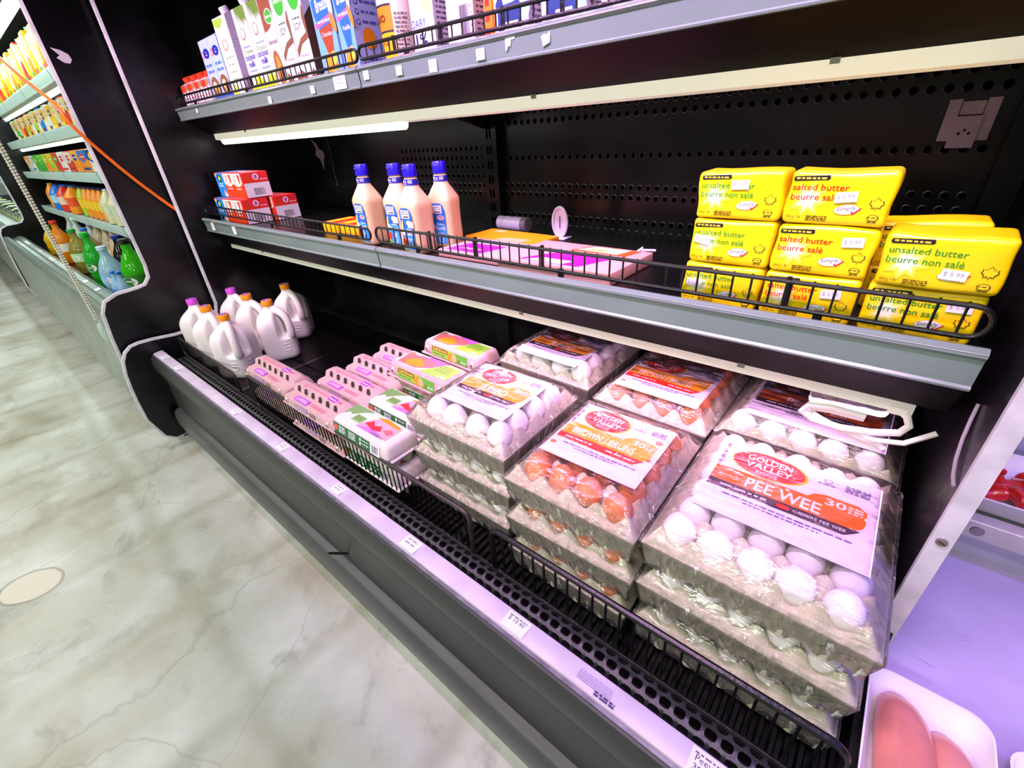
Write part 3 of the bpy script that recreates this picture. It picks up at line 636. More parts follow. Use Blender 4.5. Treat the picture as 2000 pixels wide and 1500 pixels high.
PACKS = {}
def egg_pack(kind, nx, ny, px, py, full, front_row=True, right_col=True):
    key = (kind, full, front_row, right_col)
    W, D = nx * px, ny * py
    t = thing('egg_flat_pack', 'x', 'egg pack')
    PACKS.setdefault((kind, 'tray'), None)
    def shared(nm, builder):
        k = (kind, nm)
        if PACKS.get(k) is None:
            o = builder().build(nm, t); PACKS[k] = o.data
        else:
            o = bpy.data.objects.new(nm, PACKS[k]); COL.objects.link(o); o.parent = t
        return o
    shared('tray', lambda: tray_mesh(nx, ny, px, py))
    er, eh = {'pee': (.0258, .059), 'brown': (.0268, .060), 'jumbo': (.0285, .061)}[kind]
    r = random.Random(kind + str(full))
    for j in range(ny):
        for i in range(nx):
            if not full and not ((front_row and j == 0) or (right_col and i == nx - 1)): continue
            e = shared('egg', lambda: egg_mesh_builder(er, eh, EGGB if kind == 'brown' else EGGW))
            e.location = ((i + .5) * px - W / 2 + r.uniform(-.0015, .0015), (j + .5) * py - D / 2 + r.uniform(-.0015, .0015), PT + .0 + r.uniform(-.001, .001))
            e.rotation_euler = (r.uniform(-.12, .12), r.uniform(-.12, .12), r.uniform(0, 6)); k_ = r.uniform(.96, 1.02); e.scale = (k_, k_, k_)
    if full:
        def lb():
            mb = MB(); label_art(mb, kind, .1045); return mb
        l_ = shared('label', lb); l_.location = (0, 0 if front_row else -.046, 0)
    shared('film_wrap', lambda: film_mesh(nx, ny, px, py, len(kind)))
    return t
SPEC = {'pee': (5, 6, .0535, .0510), 'brown': (4, 5, .0570, .0530), 'jumbo': (4, 4, .0645, .0620)}
WORD = {'pee': 'white pee wee egg flat', 'brown': 'brown egg flat', 'jumbo': 'white jumbo egg flat'}
CX = {'pee': -.021, 'brown': -.317, 'jumbo': -.632}
YC = {'pee': (.657, 1.012), 'brown': (.622, .965), 'jumbo': (.645, .985)}
LV = ['topmost', 'middle', 'lowest']
for kind in ('pee', 'brown', 'jumbo'):
    nx, ny, px, py = SPEC[kind]
    col = {'pee': 'right', 'brown': 'middle', 'jumbo': 'left'}[kind]
    for fb in (0, 1):
        for lv in range(3):
            if fb == 1 and lv == 2 and kind != 'pee': pass
            r = random.Random(kind + str(fb) + str(lv))
            t = egg_pack(kind, nx, ny, px, py, lv == 0, fb == 0, kind != 'jumbo' or fb == 0)
            z = DECK + .002 + (2 - lv) * .0975
            tilt = {('jumbo', 0, 0): (-.02, .03), ('brown', 0, 0): (.02, .02)}.get((kind, fb, lv), (0, 0)) if False else (0, 0)
            t.location = (CX[kind] + r.uniform(-.004, .004) * (lv > 0), YC[kind][fb] + r.uniform(-.004, .004) * (lv > 0), z)
            t.rotation_euler = (0, 0, {('pee', 0): .0, ('pee', 1): -.03, ('brown', 0): .01, ('brown', 1): -.02, ('jumbo', 0): .02, ('jumbo', 1): -.02}[(kind, fb)] + r.uniform(-.02, .02) * (lv > 0))
            t['group'] = 'film wrapped egg flats on the cooler deck'
            t['label'] = '%s, %s of the %s %s stack' % (WORD[kind] + ' in film', LV[lv], 'front' if fb == 0 else 'rear', col)

# ================================================================== EGG CARTONS
def cups(mb, L, Wd, z0, z1, n, mat):
    secs = []; P = []; k = 6
    per = [((i / (n * k) - .5) * L, -.5 * Wd, 1) for i in range(n * k)] + [(L / 2, (j / (2 * k) - .5) * Wd, 0) for j in range(2 * k)] + [((.5 - i / (n * k)) * L, Wd / 2, 1) for i in range(n * k)] + [(-L / 2, (.5 - j / (2 * k)) * Wd, 0) for j in range(2 * k)]
    for (t, ins, b) in ((1., 0, 0), (.9, .002, .001), (.55, .009, .005), (.2, .015, .008), (0., .020, .009)):
        ring = []
        for (x, y, sd) in per:
            ph = math.cos(2 * PI * ((x + L / 2) / L * n if sd else (y + Wd / 2) / Wd * 2)); q = ins + b * ph
            ring.append((x * (1 - 2 * q / L), y * (1 - 2 * q / Wd), z0 + (z1 - z0) * t))
        secs.append(ring)
    mb.loft(secs, mat, True, True, True)
def purple_carton(lab, loc, rot=0, grp='purple labelled egg cartons beside the milk'):
    t = thing('egg_carton', lab, 'egg carton', loc, rot, grp); L, Wd = .300, .106
    mb = MB(); cups(mb, L - .008, Wd - .008, 0, .040, 6, PULPP); mb.rbox((-L / 2 - .003, -Wd / 2 - .003, .037), (L / 2 + .003, Wd / 2 + .003, .043), .0025, PULPP); mb.build('base', t)
    prof = [(-.053, .043), (-.0505, .056), (-.047, .0625), (-.038, .0675), (-.018, .0680), (-.0145, .0695), (-.009, .0875), (-.005, .0895), (.022, .0895), (.027, .087), (.034, .074), (.045, .066), (.051, .055), (.053, .043)]
    mb = MB(); secs = []
    for (x, s, dz) in ((-.150, .93, .66), (-.144, .985, .88), (-.128, 1, 1), (.128, 1, 1), (.144, .985, .88), (.150, .93, .66)):
        secs.append([(x, y * s, .043 + (z - .043) * dz) for y, z in prof])
    mb.loft(secs, PULPP, True, True, True)
    lid = mb.build('lid', t, 50)
    HO = M('carton_slot_dark', (.16, .12, .10), .9)
    for i in range(6):
        x = -.105 + i * .042
        if 'slot' not in PACKS:
            mb = MB(); mb.add([(-.008, -.0150, .0745), (.008, -.0150, .0745), (.0095, -.0098, .0880), (.0040, -.0072, .0904), (-.0040, -.0072, .0904), (-.0095, -.0098, .0880)], [tuple(range(6))], HO); so = mb.build('vent_slot', lid); PACKS['slot'] = so.data
        else: so = bpy.data.objects.new('vent_slot', PACKS['slot']); COL.objects.link(so); so.parent = lid
        so.location = (x, 0, 0)
    for x in (-.122, .118):
        mb = MB(); mb.rbox((x - .006, -.0545, .047), (x + .006, -.049, .062), .003, K((.88, .84, .80))); mb.rbox((x - .0035, -.0555, .048), (x + .0035, -.053, .056), .0015, K((.35, .27, .22))); mb.build('lock_tab', t)
    PU = K((.62, .22, .78)); LP = K((.62, .50, .66)); PKI = K((.88, .36, .50))
    mb = MB(); D = Decal(mb, frame((0, -.0475, .0702), (1, 0, 0), (0, .0095, .0058)))
    D = Decal(mb, lambda u, v, h: (u, -.0478 + v, .0628 + min(v, .0105) * .50 + max(0, v - .0105) * .05 + h * 1.5 + .0004), .0016)
    D.rect(-.088, .0035, -.012, .022, PU, 1, 4); D.rect(-.086, .005, -.014, .0205, K((.70, .34, .85)), 1, 3); D.text('LARGE', -.078, .008, .010, WHITE, .056, .01)
    D.lines(.002, .075, .016, .003, 2, .007, PKI, 3)
    D2 = Decal(mb, frame((0, -.0524, .0515), (1, 0, 0), (0, .003, .0145)), .0003); D2.rect(-.062, -.006, .002, .008, LP); D2.lines(-.056, -.004, -.001, .004, 1, 0, K((.78, .70, .80)), 4); D2.rects([(-.085, -.005, -.072, .007)], K((.75, .68, .62))); D2.lines(.014, .05, .002, .003, 3, .005, K((.45, .38, .38)), 6)
    D3 = Decal(mb, top(0, 0, .0897)); D3.ell(-.088, .006, .011, .008, K((.93, .50, .55)), 14); D3.lines(-.07, .04, .006, .004, 1, 0, PKI, 2); D3.rect(.045, -.001, .085, .016, PU); D3.lines(.05, .08, .005, .004, 1, 0, WHITE, 5); D3.lines(.093, .11, .004, .008, 1, 0, PKI, 7)
    mb.build('label', t)
    return t
def green_carton(lab, loc, rot=0, kind='green', grp='green labelled egg cartons beside the egg flats'):
    t = thing('egg_carton', lab, 'egg carton', loc, rot, grp); L, Wd = .262, .108
    mb = MB(); cups(mb, L - .008, Wd - .010, 0, .038, 5, PULP if kind == 'green' else PULPP); mb.build('base', t)
    P = M('grey_carton_lid', (.84, .80, .77), .8, noise=.06, bump=.3, bscale=200) if kind == 'green' else PULPP
    mb = MB(); mb.rbox((-L / 2 - .004, -Wd / 2 - .003, .036), (L / 2 + .004, Wd / 2 + .003, .043), .003, P)
    wp = lambda q: Vector((q.x * (1 - .06 * max(0, (q.z - .043) / .042)), q.y * (1 - .17 * max(0, (q.z - .043) / .042)), q.z))
    mb.rbox((-L / 2, -Wd / 2, .040), (L / 2, Wd / 2, .085), .013, P, None, wp, 4); lid = mb.build('lid', t, 60)
    mb = MB()
    Ff = lambda u, v, h: (u * .975, -Wd / 2 + .00077 + v * .2186 - h - .0010, .0465 + v * .95)
    DG = K((.12, .42, .20)); LG = K((.52, .72, .22)); PKC = K((.94, .62, .66)); OG = K((.95, .55, .12)); RG = K((.88, .20, .25)); BR = K((.45, .34, .14)); W_ = WHITE
    Dt = Decal(mb, top(0, 0, .0853), .0003)
    if kind == 'green':
        D = Decal(mb, Ff, .0003); D.rect(-.122, .0, .100, .030, DG); D.ell(-.108, .016, .009, .009, K((.90, .35, .22)), 14); D.lines(-.093, -.062, .022, .003, 4, .0055, W_, 2); D.lines(-.045, -.012, .022, .003, 4, .0055, W_, 3)
        D.ell(.012, .021, .004, .005, W_, 10); D.ell(.012, .009, .004, .005, W_, 10); D.lines(.022, .05, .02, .003, 2, .010, W_, 4); D.rect(.058, -.002, .100, .031, W_); D.bars(.064, .094, .004, .026, INK)
        Dt.rect(-.115, -.036, .112, .037, K((.90, .84, .90))); Dt.poly([(-.115, -.02), (-.10, .0), (-.085, -.006), (-.06, .018), (-.03, .036), (-.115, .036)], K((.45, .62, .36))); Dt.rect(-.07, -.022, -.025, .006, K((.52, .70, .40)))
        Dt.lines(-.064, -.03, -.002, .003, 3, .006, K((.25, .4, .2)), 5); Dt.poly([(-.03, -.03), (.10, -.03), (.10, .028), (.02, .037), (-.01, .01)], PKC); Dt.poly([(-.03, -.032), (.02, -.014), (.07, -.022), (.07, -.032)], K((.70, .45, .75)))
        Dt.poly([(-.015, -.01), (.0, .01), (.02, -.004), (.04, .006), (.055, -.012), (.03, -.02)], RG); Dt.poly([(.055, -.005), (.075, .01), (.095, .0), (.085, -.014)], K((.92, .40, .45))); Dt.text('OZARO', .035, -.032, .008, K((.3, .2, .3)), .05, .01)
        Dt.poly([(-.01, .026), (.03, .022), (.09, .02), (.09, .03), (.03, .036)], OG)
    else:
        D = Decal(mb, Ff, .0003); D.rect(-.085, .0, .085, .030, LG); D.rect(-.083, .015, -.005, .0285, BR); D.text('Gold Brown!', -.078, .018, .009, K((.95, .80, .30)), .068, .01); D.lines(-.078, -.02, .006, .003, 1, 0, DG, 2)
        D.rect(.03, .0, .085, .030, K((.35, .65, .22))); D.ell(.008, .012, .013, .014, OG, 14); D.ell(.026, .012, .012, .013, K((.95, .65, .45)), 14); D.ell(.05, .008, .005, .005, BR, 10); D.lines(.058, .08, .007, .003, 1, 0, W_, 4)
        Dt.rect(-.112, -.036, .112, .036, K((.90, .88, .93))); Dt.poly([(-.03, .036), (.06, .036), (.045, .0), (-.01, .0)], K((.78, .35, .78))); Dt.poly([(-.11, .02), (-.04, .03), (.02, .022), (.03, -.005), (-.02, -.034), (-.10, -.034)], K((.92, .40, .40)))
        Dt.poly([(-.085, -.01), (-.05, .016), (-.02, .002), (.0, -.012), (-.02, -.028), (-.07, -.03)], OG); Dt.poly([(.005, -.036), (.112, -.036), (.112, .030), (.05, .030)], LG); Dt.lines(.04, .095, .018, .003, 4, .009, K((.2, .35, .1)), 6); Dt.rect(-.110, .012, -.085, .032, K((.55, .45, .35)))
        Dt.rects([(.072, -.032, .080, -.024), (.085, -.032, .096, -.024), (.100, -.032, .108, -.024)], W_); Dt.lines(-.06, .0, .028, .004, 1, 0, K((.5, .2, .6)), 4)
    mb.build('label', t)
    if kind != 'green':
        for x in (-.105, .105): mb = MB(); mb.rbox((x - .006, -Wd / 2 - .001, .050), (x + .006, -Wd / 2 + .010, .068), .004, K((.88, .82, .78))); mb.rbox((x - .0035, -Wd / 2 - .0025, .053), (x + .0035, -Wd / 2 + .002, .063), .002, K((.4, .3, .25))); mb.build('lock_tab', t)
    return t
z2 = DECK + .087
for i, nm in enumerate(['nearest the fence, resting on another carton', 'second from the fence, upper of its pile', 'third from the fence, upper of its pile', 'rearmost of the four, upper of its pile']):
    y = .487 + i * .112; xo = -1.205 + (.0, .0, -.006, -.004)[i]
    purple_carton('pink grey dozen egg carton with purple stickers, ' + nm, (xo, y, z2 + .001))
    purple_carton('pink grey dozen egg carton lying under another, row %s from the fence' % ['first', 'second', 'third', 'fourth'][i], (xo + .004, y + .004, DECK + .002))
purple_carton('pink grey dozen egg carton beside the front milk jug, behind the fence', (-1.520, .50, z2 + .001)); purple_carton('pink grey dozen egg carton at the bottom beside the front milk jug', (-1.516, .50, DECK + .002))
bpy.data.objects[-1] if False else None
green_carton('egg carton with dark green front label overhanging the fence', (-.945, .492, z2 + .001))
green_carton('grey lidded egg carton lying lowest at the fence under the green labelled one', (-.935, .497, DECK + .002))
green_carton('egg carton with dark green front label, second from the fence', (-.940, .606, z2 + .001)); green_carton('egg carton lying under the second green carton from the fence', (-.94, .606, DECK + .002))
green_carton('egg carton with dark green label beneath the orange and lime carton', (-.925, .722, z2 + .001)); green_carton('egg carton at the deck below the nearer lime carton', (-.925, .722, DECK + .002))
green_carton('egg carton with lime, pink and orange label, nearer of two raised ones', (-.935, .700, z2 + .0895), -.03, 'lime', 'lime labelled egg cartons on top of the piles')
green_carton('egg carton with lime label partly hidden below the rearmost raised carton', (-.905, .835, z2 + .001), -.02, 'lime', 'lime labelled egg cartons on top of the piles'); green_carton('egg carton at the deck below the rear lime carton', (-.94, .855, DECK + .002))
green_carton('egg carton with lime, pink and orange label, rearmost and highest', (-.965, .860, z2 + .0895), -.04, 'lime', 'lime labelled egg cartons on top of the piles')

# ================================================================== MILK JUGS
ORC = M('orange_cap', (.98, .62, .04), .35); MAG = M('magenta_cap', (.88, .32, .90), .35); CAPP = K((.55, .30, .68))
JUG = {}
def jug(lab, loc, rz, capm, sticker=None):
    t = thing('milk_jug', lab, 'milk jug', loc, rz, 'white milk jugs on the deck')
    if not JUG:
        th0 = PI * 1.25
        S = [(0, .060), (.004, .067), (.014, .0725), (.03, .0745), (.10, .0745), (.14, .0742), (.158, .0725), (.175, .0680), (.190, .0600), (.202, .0490), (.212, .0370), (.220, .0275), (.227, .0228), (.232, .0220), (.240, .0215)]
        def rad(z):
            for (a, ra), (b, rb) in zip(S, S[1:]):
                if z <= b: return ra + (rb - ra) * (z - a) / (b - a)
            return S[-1][1]
        prof = []
        for i in range(44):
            z = .24 * i / 43; prof.append((rad(z), z))
        prof = [(.03, .0)] + prof
        def md(an, z):
            d = (an - th0 + PI) % (2 * PI) - PI
            s = max(0, min(1, (z - .095) / .02)) * max(0, min(1, (.222 - z) / .03)); s = s * s * (3 - 2 * s)
            g = max(0, 1 - (d / .80) ** 2); g = g * g * (3 - 2 * g)
            seam = 1 - .012 * math.exp(-((math.sin(2 * (an - th0)) / .06) ** 2)) if z > .05 else 1
            return (1 - .47 * g * s) * seam
        mb = MB(); mb.lathe(prof, MILK, 56, None, lambda z: 2 + 2.6 * max(0, min(1, (.222 - z) / .06)), True, md)
        c, s = math.cos(th0), math.sin(th0)
        for sd in (-1, 1):
            for k in range(3):
                z = .046 + k * .015; a = Vector((c * .074, s * .074, z)) ; tdir = Vector((1, 0, 0)) if sd > 0 else Vector((0, 1, 0))
                p0 = (-.0745, -.040, z) if sd > 0 else (-.040, -.0745, z); p1 = (-.0745, -.012, z) if sd > 0 else (-.012, -.0745, z)
                mb.tube([p0, p1], .0018, MILK, 6)
        JUG['body'] = mb
        mb = MB(); P = [(.022, .220), (.042, .216), (.060, .207), (.074, .193), (.083, .174), (.0865, .152), (.0865, .130), (.083, .110), (.072, .098)]
        P2 = []
        for i in range(len(P) - 1):
            for k in range(3): P2.append((P[i][0] + (P[i + 1][0] - P[i][0]) * k / 3, P[i][1] + (P[i + 1][1] - P[i][1]) * k / 3))
        P2.append(P[-1])
        R_ = [.0155 + .003 * abs(i / (len(P2) - 1) - .5) * 2 for i in range(len(P2))]
        mb.tube([(r_ * c, r_ * s, z) for r_, z in P2], R_, MILK, 12); JUG['handle'] = mb
        def capb(m_):
            mb = MB(); mb.lathe([(.0225, .238), (.0232, .240), (.0232, .259), (.0215, .2615), (.018, .2618)], m_, 28, None, 2, True, lambda an, z: 1 + (.012 if z < .2595 else 0) * math.cos(an * 28) * 0)
            mb.lathe([(.0165, .2619), (.0165, .2622), (.003, .2622)], CAPP, 20); D = Decal(mb, top(0, 0, .2623)); D.text('2%', 0, -.004, .008, WHITE, .016, .02, 'c'); return mb
        JUG['o'] = capb(ORC); JUG['m'] = capb(MAG)
        for k in list(JUG): JUG[k] = JUG[k].build(k); me = JUG[k].data; bpy.data.objects.remove(JUG[k]); JUG[k] = me
    for nm, key in (('body', 'body'), ('handle', 'handle'), ('cap', capm)):
        o = bpy.data.objects.new(nm, JUG[key]); COL.objects.link(o); o.parent = t
    t.scale = (.95, .95, 1)
    if sticker:
        mb = MB(); a = sticker[0] - rz
        D = Decal(mb, lambda u, v, h: ((.0752 + h) * (1 if abs(math.cos(a)) > .7 else 0) * (1 if math.cos(a) > 0 else -1) + (u if abs(math.cos(a)) <= .7 else 0), (.0752 + h) * (1 if abs(math.sin(a)) > .7 else 0) * (1 if math.sin(a) > 0 else -1) + (u if abs(math.sin(a)) <= .7 else 0), .06 + v))
        for (u0, v0, u1, v1, m_) in sticker[1]: D.rect(u0, v0, u1, v1, m_)
        mb.build('printed_mark', t)
    return t
OS = [(-.05, .055, -.03, .075, K((.95, .50, .12))), (-.05, .080, -.028, .095, K((.93, .60, .45))), (-.052, -.02, -.036, .0, K((.50, .42, .72)))]
HB = PI * .25 + .0   # handle towards the camera side by default is at angle 225 deg; rotated by rz
Z0 = DECK + .003
jug('white milk jug with orange cap at the fence beside the purple egg cartons', (-1.985, .532, Z0), 2.11, 'o')
jug('white milk jug with orange cap, middle of the row along the fence', (-2.178, .532, Z0), 2.3, 'o')
jug('white milk jug with magenta cap at the fence, by the end panel', (-2.348, .534, Z0), 2.3, 'm')
jug('white milk jug with orange cap, nearest the bare deck, second row', (-2.003, .715, Z0), 2.75, 'o', (-PI / 2, OS))
jug('white milk jug with orange cap, middle of the second row', (-2.183, .703, Z0), 2.6, 'o')
jug('white milk jug with magenta cap in the second row by the end panel', (-2.355, .703, Z0), 2.5, 'm')
jug('white milk jug with orange cap standing alone furthest back', (-2.178, .880, Z0), 2.4, 'o')
# ================================================================== BUTTER
def butter(lab, loc, rot, salted, stk=None):
    t = thing('butter_block', lab, 'butter', loc, rot, 'yellow butter blocks on the middle shelf'); W, Dp, H = .1215, .066, .068
    r = random.Random(lab); jit = [r.uniform(-.002, .002) for _ in range(6)]
    mb = MB(); wp = lambda q: Vector((q.x + jit[0] * math.sin(q.z * 90), q.y + .0012 * math.sin(q.x * 70 + jit[1] * 900) * (1 if q.y > 0 else .2), q.z + .0012 * math.sin(q.x * 50 + jit[2] * 900) * (q.z > .04)))
    mb.rbox((-W / 2, 0, 0), (W / 2, Dp, H), .007, BUTTER, None, wp, 3, 4)
    sg = K((.10, .58, .10)) if not salted else K((.90, .16, .05))
    mb.build('wrapper', t, 70)
    mb = MB(); D = Decal(mb, front(-W / 2, -.0005, 0), .00016)
    for (r0, a, c) in ((.030, .62, (.965, .86, .16)), (.026, .58, (.965, .875, .30)), (.022, .55, (.965, .89, .46)), (.017, .6, (.96, .91, .64)), (.012, .7, (.96, .93, .80))): D.star(.027, .033, r0 * .84, r0 * a * .84, 8, K(c), .2)
    D.poly([(.006, .056), (.046, .0575), (.048, .0595), (.047, .0635), (.006, .062), (.0045, .059)], INK); D.lines(.008, .044, .0585, .0022, 1, 0, K((.95, .8, .2)), 4)
    a, b = ('salted butter', 'beurre salé') if salted else ('unsalted butter', 'beurre non salé')
    D.text(a, .006, .0445, .0085, sg, .066 if salted else .076, .008); D.text(b, .006, .032, .0088, sg, .057 if salted else .076, .008)
    D.ell(.075, .0215, .0145, .0068, K((.93, .62, .15)), 22, .12); D.ell(.075, .0215, .0138, .0061, WHITE, 22, .12); D.text('Simply', .064, .0192, .0055, INK, .0215, 0, 'l', .12, .2)
    D.poly([(.080, .0185), (.083, .015), (.0915, .0235), (.0905, .0245), (.0832, .0178), (.081, .0198)], K((.90, .12, .25)))
    leaf = [(0, -.008), (.001, -.004), (.0055, -.005), (.0048, -.0025), (.0085, .001), (.007, .002), (.0075, .005), (.0045, .0042), (.0038, .0055), (.0018, .0035), (.0025, .0075), (.0012, .0068), (0, .0095)]
    pts = [(x, y) for x, y in leaf] + [(-x, y) for x, y in reversed(leaf)]
    D.poly([(.106 + x, .029 + y) for x, y in pts], K((.35, .27, .02))); D.poly([(.106 + x * .82, .0292 + y * .84) for x, y in pts], K((.94, .82, .06)))
    D.ell(.106, .0125, .0065, .004, K((.35, .27, .02)), 14); D.ell(.106, .0125, .0055, .0032, K((.94, .82, .06)), 14); D.lines(.1005, .112, .012, .0014, 1, 0, K((.35, .27, .02)), 3); D.lines(.101, .111, .0065, .0014, 1, 0, K((.35, .27, .02)), 5)
    D.text('454 g 1 lb', .005, .008, .0042, K((.3, .22, .02)), .018, 0); D.lines(.03, .055, .0105, .0014, 3, .0025, K((.35, .27, .02)), 2)
    mb.build('printed_front', t)
    if stk:
        u, v, rz = stk; mb = MB(); c, s_ = math.cos(rz), math.sin(rz); F0 = front(-W / 2, -.0024, 0)
        D = Decal(mb, lambda a, b, h: F0(u + a * c - b * s_, v + a * s_ + b * c, h)); D.rect(-.0125, -.0065, .0125, .0065, TAGW); D.text('$ 5.99', -.010, -.002, .0055, K((.5, .5, .55)), .019); mb.build('price_sticker', t)
    return t
SH2 = .9905
butter('unsalted butter block with green print, top of the left butter pile', (-.1985, .772, SH2 + .1395), .0, False, (.062, .050, .03))
butter('salted butter block with red print, top of the second butter pile', (-.073, .772, SH2 + .1395), -.01, True, (.071, .037, .1))
butter('unsalted butter block with green print, middle of the left butter pile', (-.1985, .770, SH2 + .0698), .0, False, (.019, .037, -.2))
butter('salted butter block with red print, middle of the second butter pile', (-.074, .770, SH2 + .0698), .01, True, (.095, .050, .06))
butter('unsalted butter block at the bottom of the left butter pile behind the fence', (-.202, .768, SH2), .0, False, (.02, .035, -.15))
butter('salted butter block at the bottom of the second butter pile behind the fence', (-.076, .768, SH2), .0, True, (.090, .046, .05))
butter('unsalted butter block leaning forward on top at the right end', (.056, .760, SH2 + .0698), (.04, 0, -.02), False, (.076, .0235, -.06))
butter('unsalted butter block at the bottom right behind the wire fence', (.054, .772, SH2), -.01, False, (.098, .050, .03))
butter('butter block half hidden behind the right end pile, upper', (.045, .875, SH2 + .066), (0, -.05, .02), False); butter('butter block hidden behind the right end pile, lower', (.045, .875, SH2 - .0005), 0, False)

# ================================================================== DRESSING BOTTLES
DRESS = M('creamy_dressing', (.88, .75, .57), .28, noise=.05, nscale=40, coat=.4); BCAP = M('blue_flip_cap', (.13, .06, .72), .3, coat=.3)
def dressing(lab, loc, rot, sticker=False):
    t = thing('dressing_bottle', lab, 'bottle', loc, rot, 'ranch dressing bottles on the middle shelf')
    a, b = .039, .035
    prof = [(.85, 0), (.95, .003), (1, .010), (.985, .03), (.96, .06), (.97, .095), (1.0, .118), (1.0, .126), (.92, .134), (.70, .152), (.545, .166), (.50, .174), (.49, .186), (.42, .189), (.42, .193)]
    mb = MB(); V = []
    mb.lathe([(r, z) for r, z in prof], DRESS, 40, Matrix.Diagonal((a, b, 1, 1)), lambda z: 2 + 3.2 * max(0, min(1, (.165 - z) / .03)))
    mb.build('bottle', t, 60)
    mb = MB(); mb.lathe([(.0175, .193), (.0185, .194), (.0185, .216), (.0165, .220), (.008, .2206)], BCAP, 28); mb.lathe([(.0195, .192), (.0195, .195)], BCAP, 28)
    mb.box((-.006, -.0205, .209), (.006, -.017, .2115), K((.30, .22, .85))); mb.build('cap', t)
    mb = MB(); NB = K((.10, .12, .58)); V = []; n = 40
    mb.lathe([(.52 * 1.035, .1715), (.505 * 1.04, .1745), (.495 * 1.04, .186)], NB, 40, Matrix.Diagonal((a, b, 1, 1)), 2, False)
    F = lambda u, v, h: (a * .53 * math.sin(u / .021) * (1 + h * 45), -b * .53 * math.cos(u / .021) * (1 + h * 45), .172 + v)
    D = Decal(mb, F); D.poly([(-.013, .005), (-.004, .005), (-.006, .0115), (-.012, .0115)], WHITE); D.ell(.001, .0075, .0018, .003, WHITE, 8); D.lines(.008, .02, .0105, .001, 4, .002, WHITE, 3); D.lines(-.013, .004, .002, .001, 1, 0, WHITE, 2); mb.build('neck_label', t)
    mb = MB(); LB = K((.14, .38, .70)); SKY = K((.22, .58, .86))
    D = Decal(mb, lambda u, v, h: (u, -b * 1.005 - h - (.0006 if v < .10 else 0) * 0 - .0008, v), .0002)
    D.poly([(-.026, .012), (.024, .012), (.025, .10), (.020, .114), (.010, .119), (-.014, .119), (-.024, .112)], LB); D.poly([(-.026, .012), (.024, .012), (.0245, .062), (.0, .070), (-.024, .060)], SKY)
    D.rect(-.019, .093, .015, .1135, K((.86, .88, .84))); D.lines(-.016, .012, .108, .0025, 2, .005, K((.2, .22, .3)), 3); D.rect(-.01, .0955, .012, .0985, INK)
    D.ell(.009, .082, .012, .0062, WHITE, 16); D.ell(.009, .082, .010, .0045, K((.55, .2, .3)), 14); D.lines(.002, .016, .0805, .0025, 1, 0, WHITE, 2)
    D.text('Ranch', -.010, .050, .010, WHITE, .031, .01); D.lines(-.004, .018, .064, .002, 1, 0, WHITE, 5); D.lines(-.004, .014, .040, .002, 2, .004, WHITE, 6)
    D.poly([(-.026, .06), (-.020, .085), (-.014, .09), (-.016, .075), (-.021, .055)], K((.75, .80, .35))); D.ell(-.018, .058, .006, .009, WHITE, 12); D.ell(-.019, .033, .008, .011, K((.85, .22, .12)), 12); D.poly([(-.026, .012), (-.008, .012), (-.014, .022), (-.026, .024)], K((.45, .65, .25))); D.ell(.005, .025, .008, .010, WHITE, 14); D.ell(.005, .025, .006, .008, SKY, 14)
    if sticker: D.n += 2; D.rect(.004, .070, .027, .086, TAGW)
    mb.build('label', t); return t
dressing('dressing bottle with blue cap standing apart, leftmost of the four', (-1.243, .815, SH2), .02); dressing('dressing bottle with blue cap and white price sticker, second from left', (-1.118, .835, SH2), .03, True)
dressing('dressing bottle with blue cap at the front, third from left', (-1.010, .803, SH2), .0, True); dressing('dressing bottle with blue cap turned aside, rightmost and rearmost', (-.995, .893, SH2), .22)

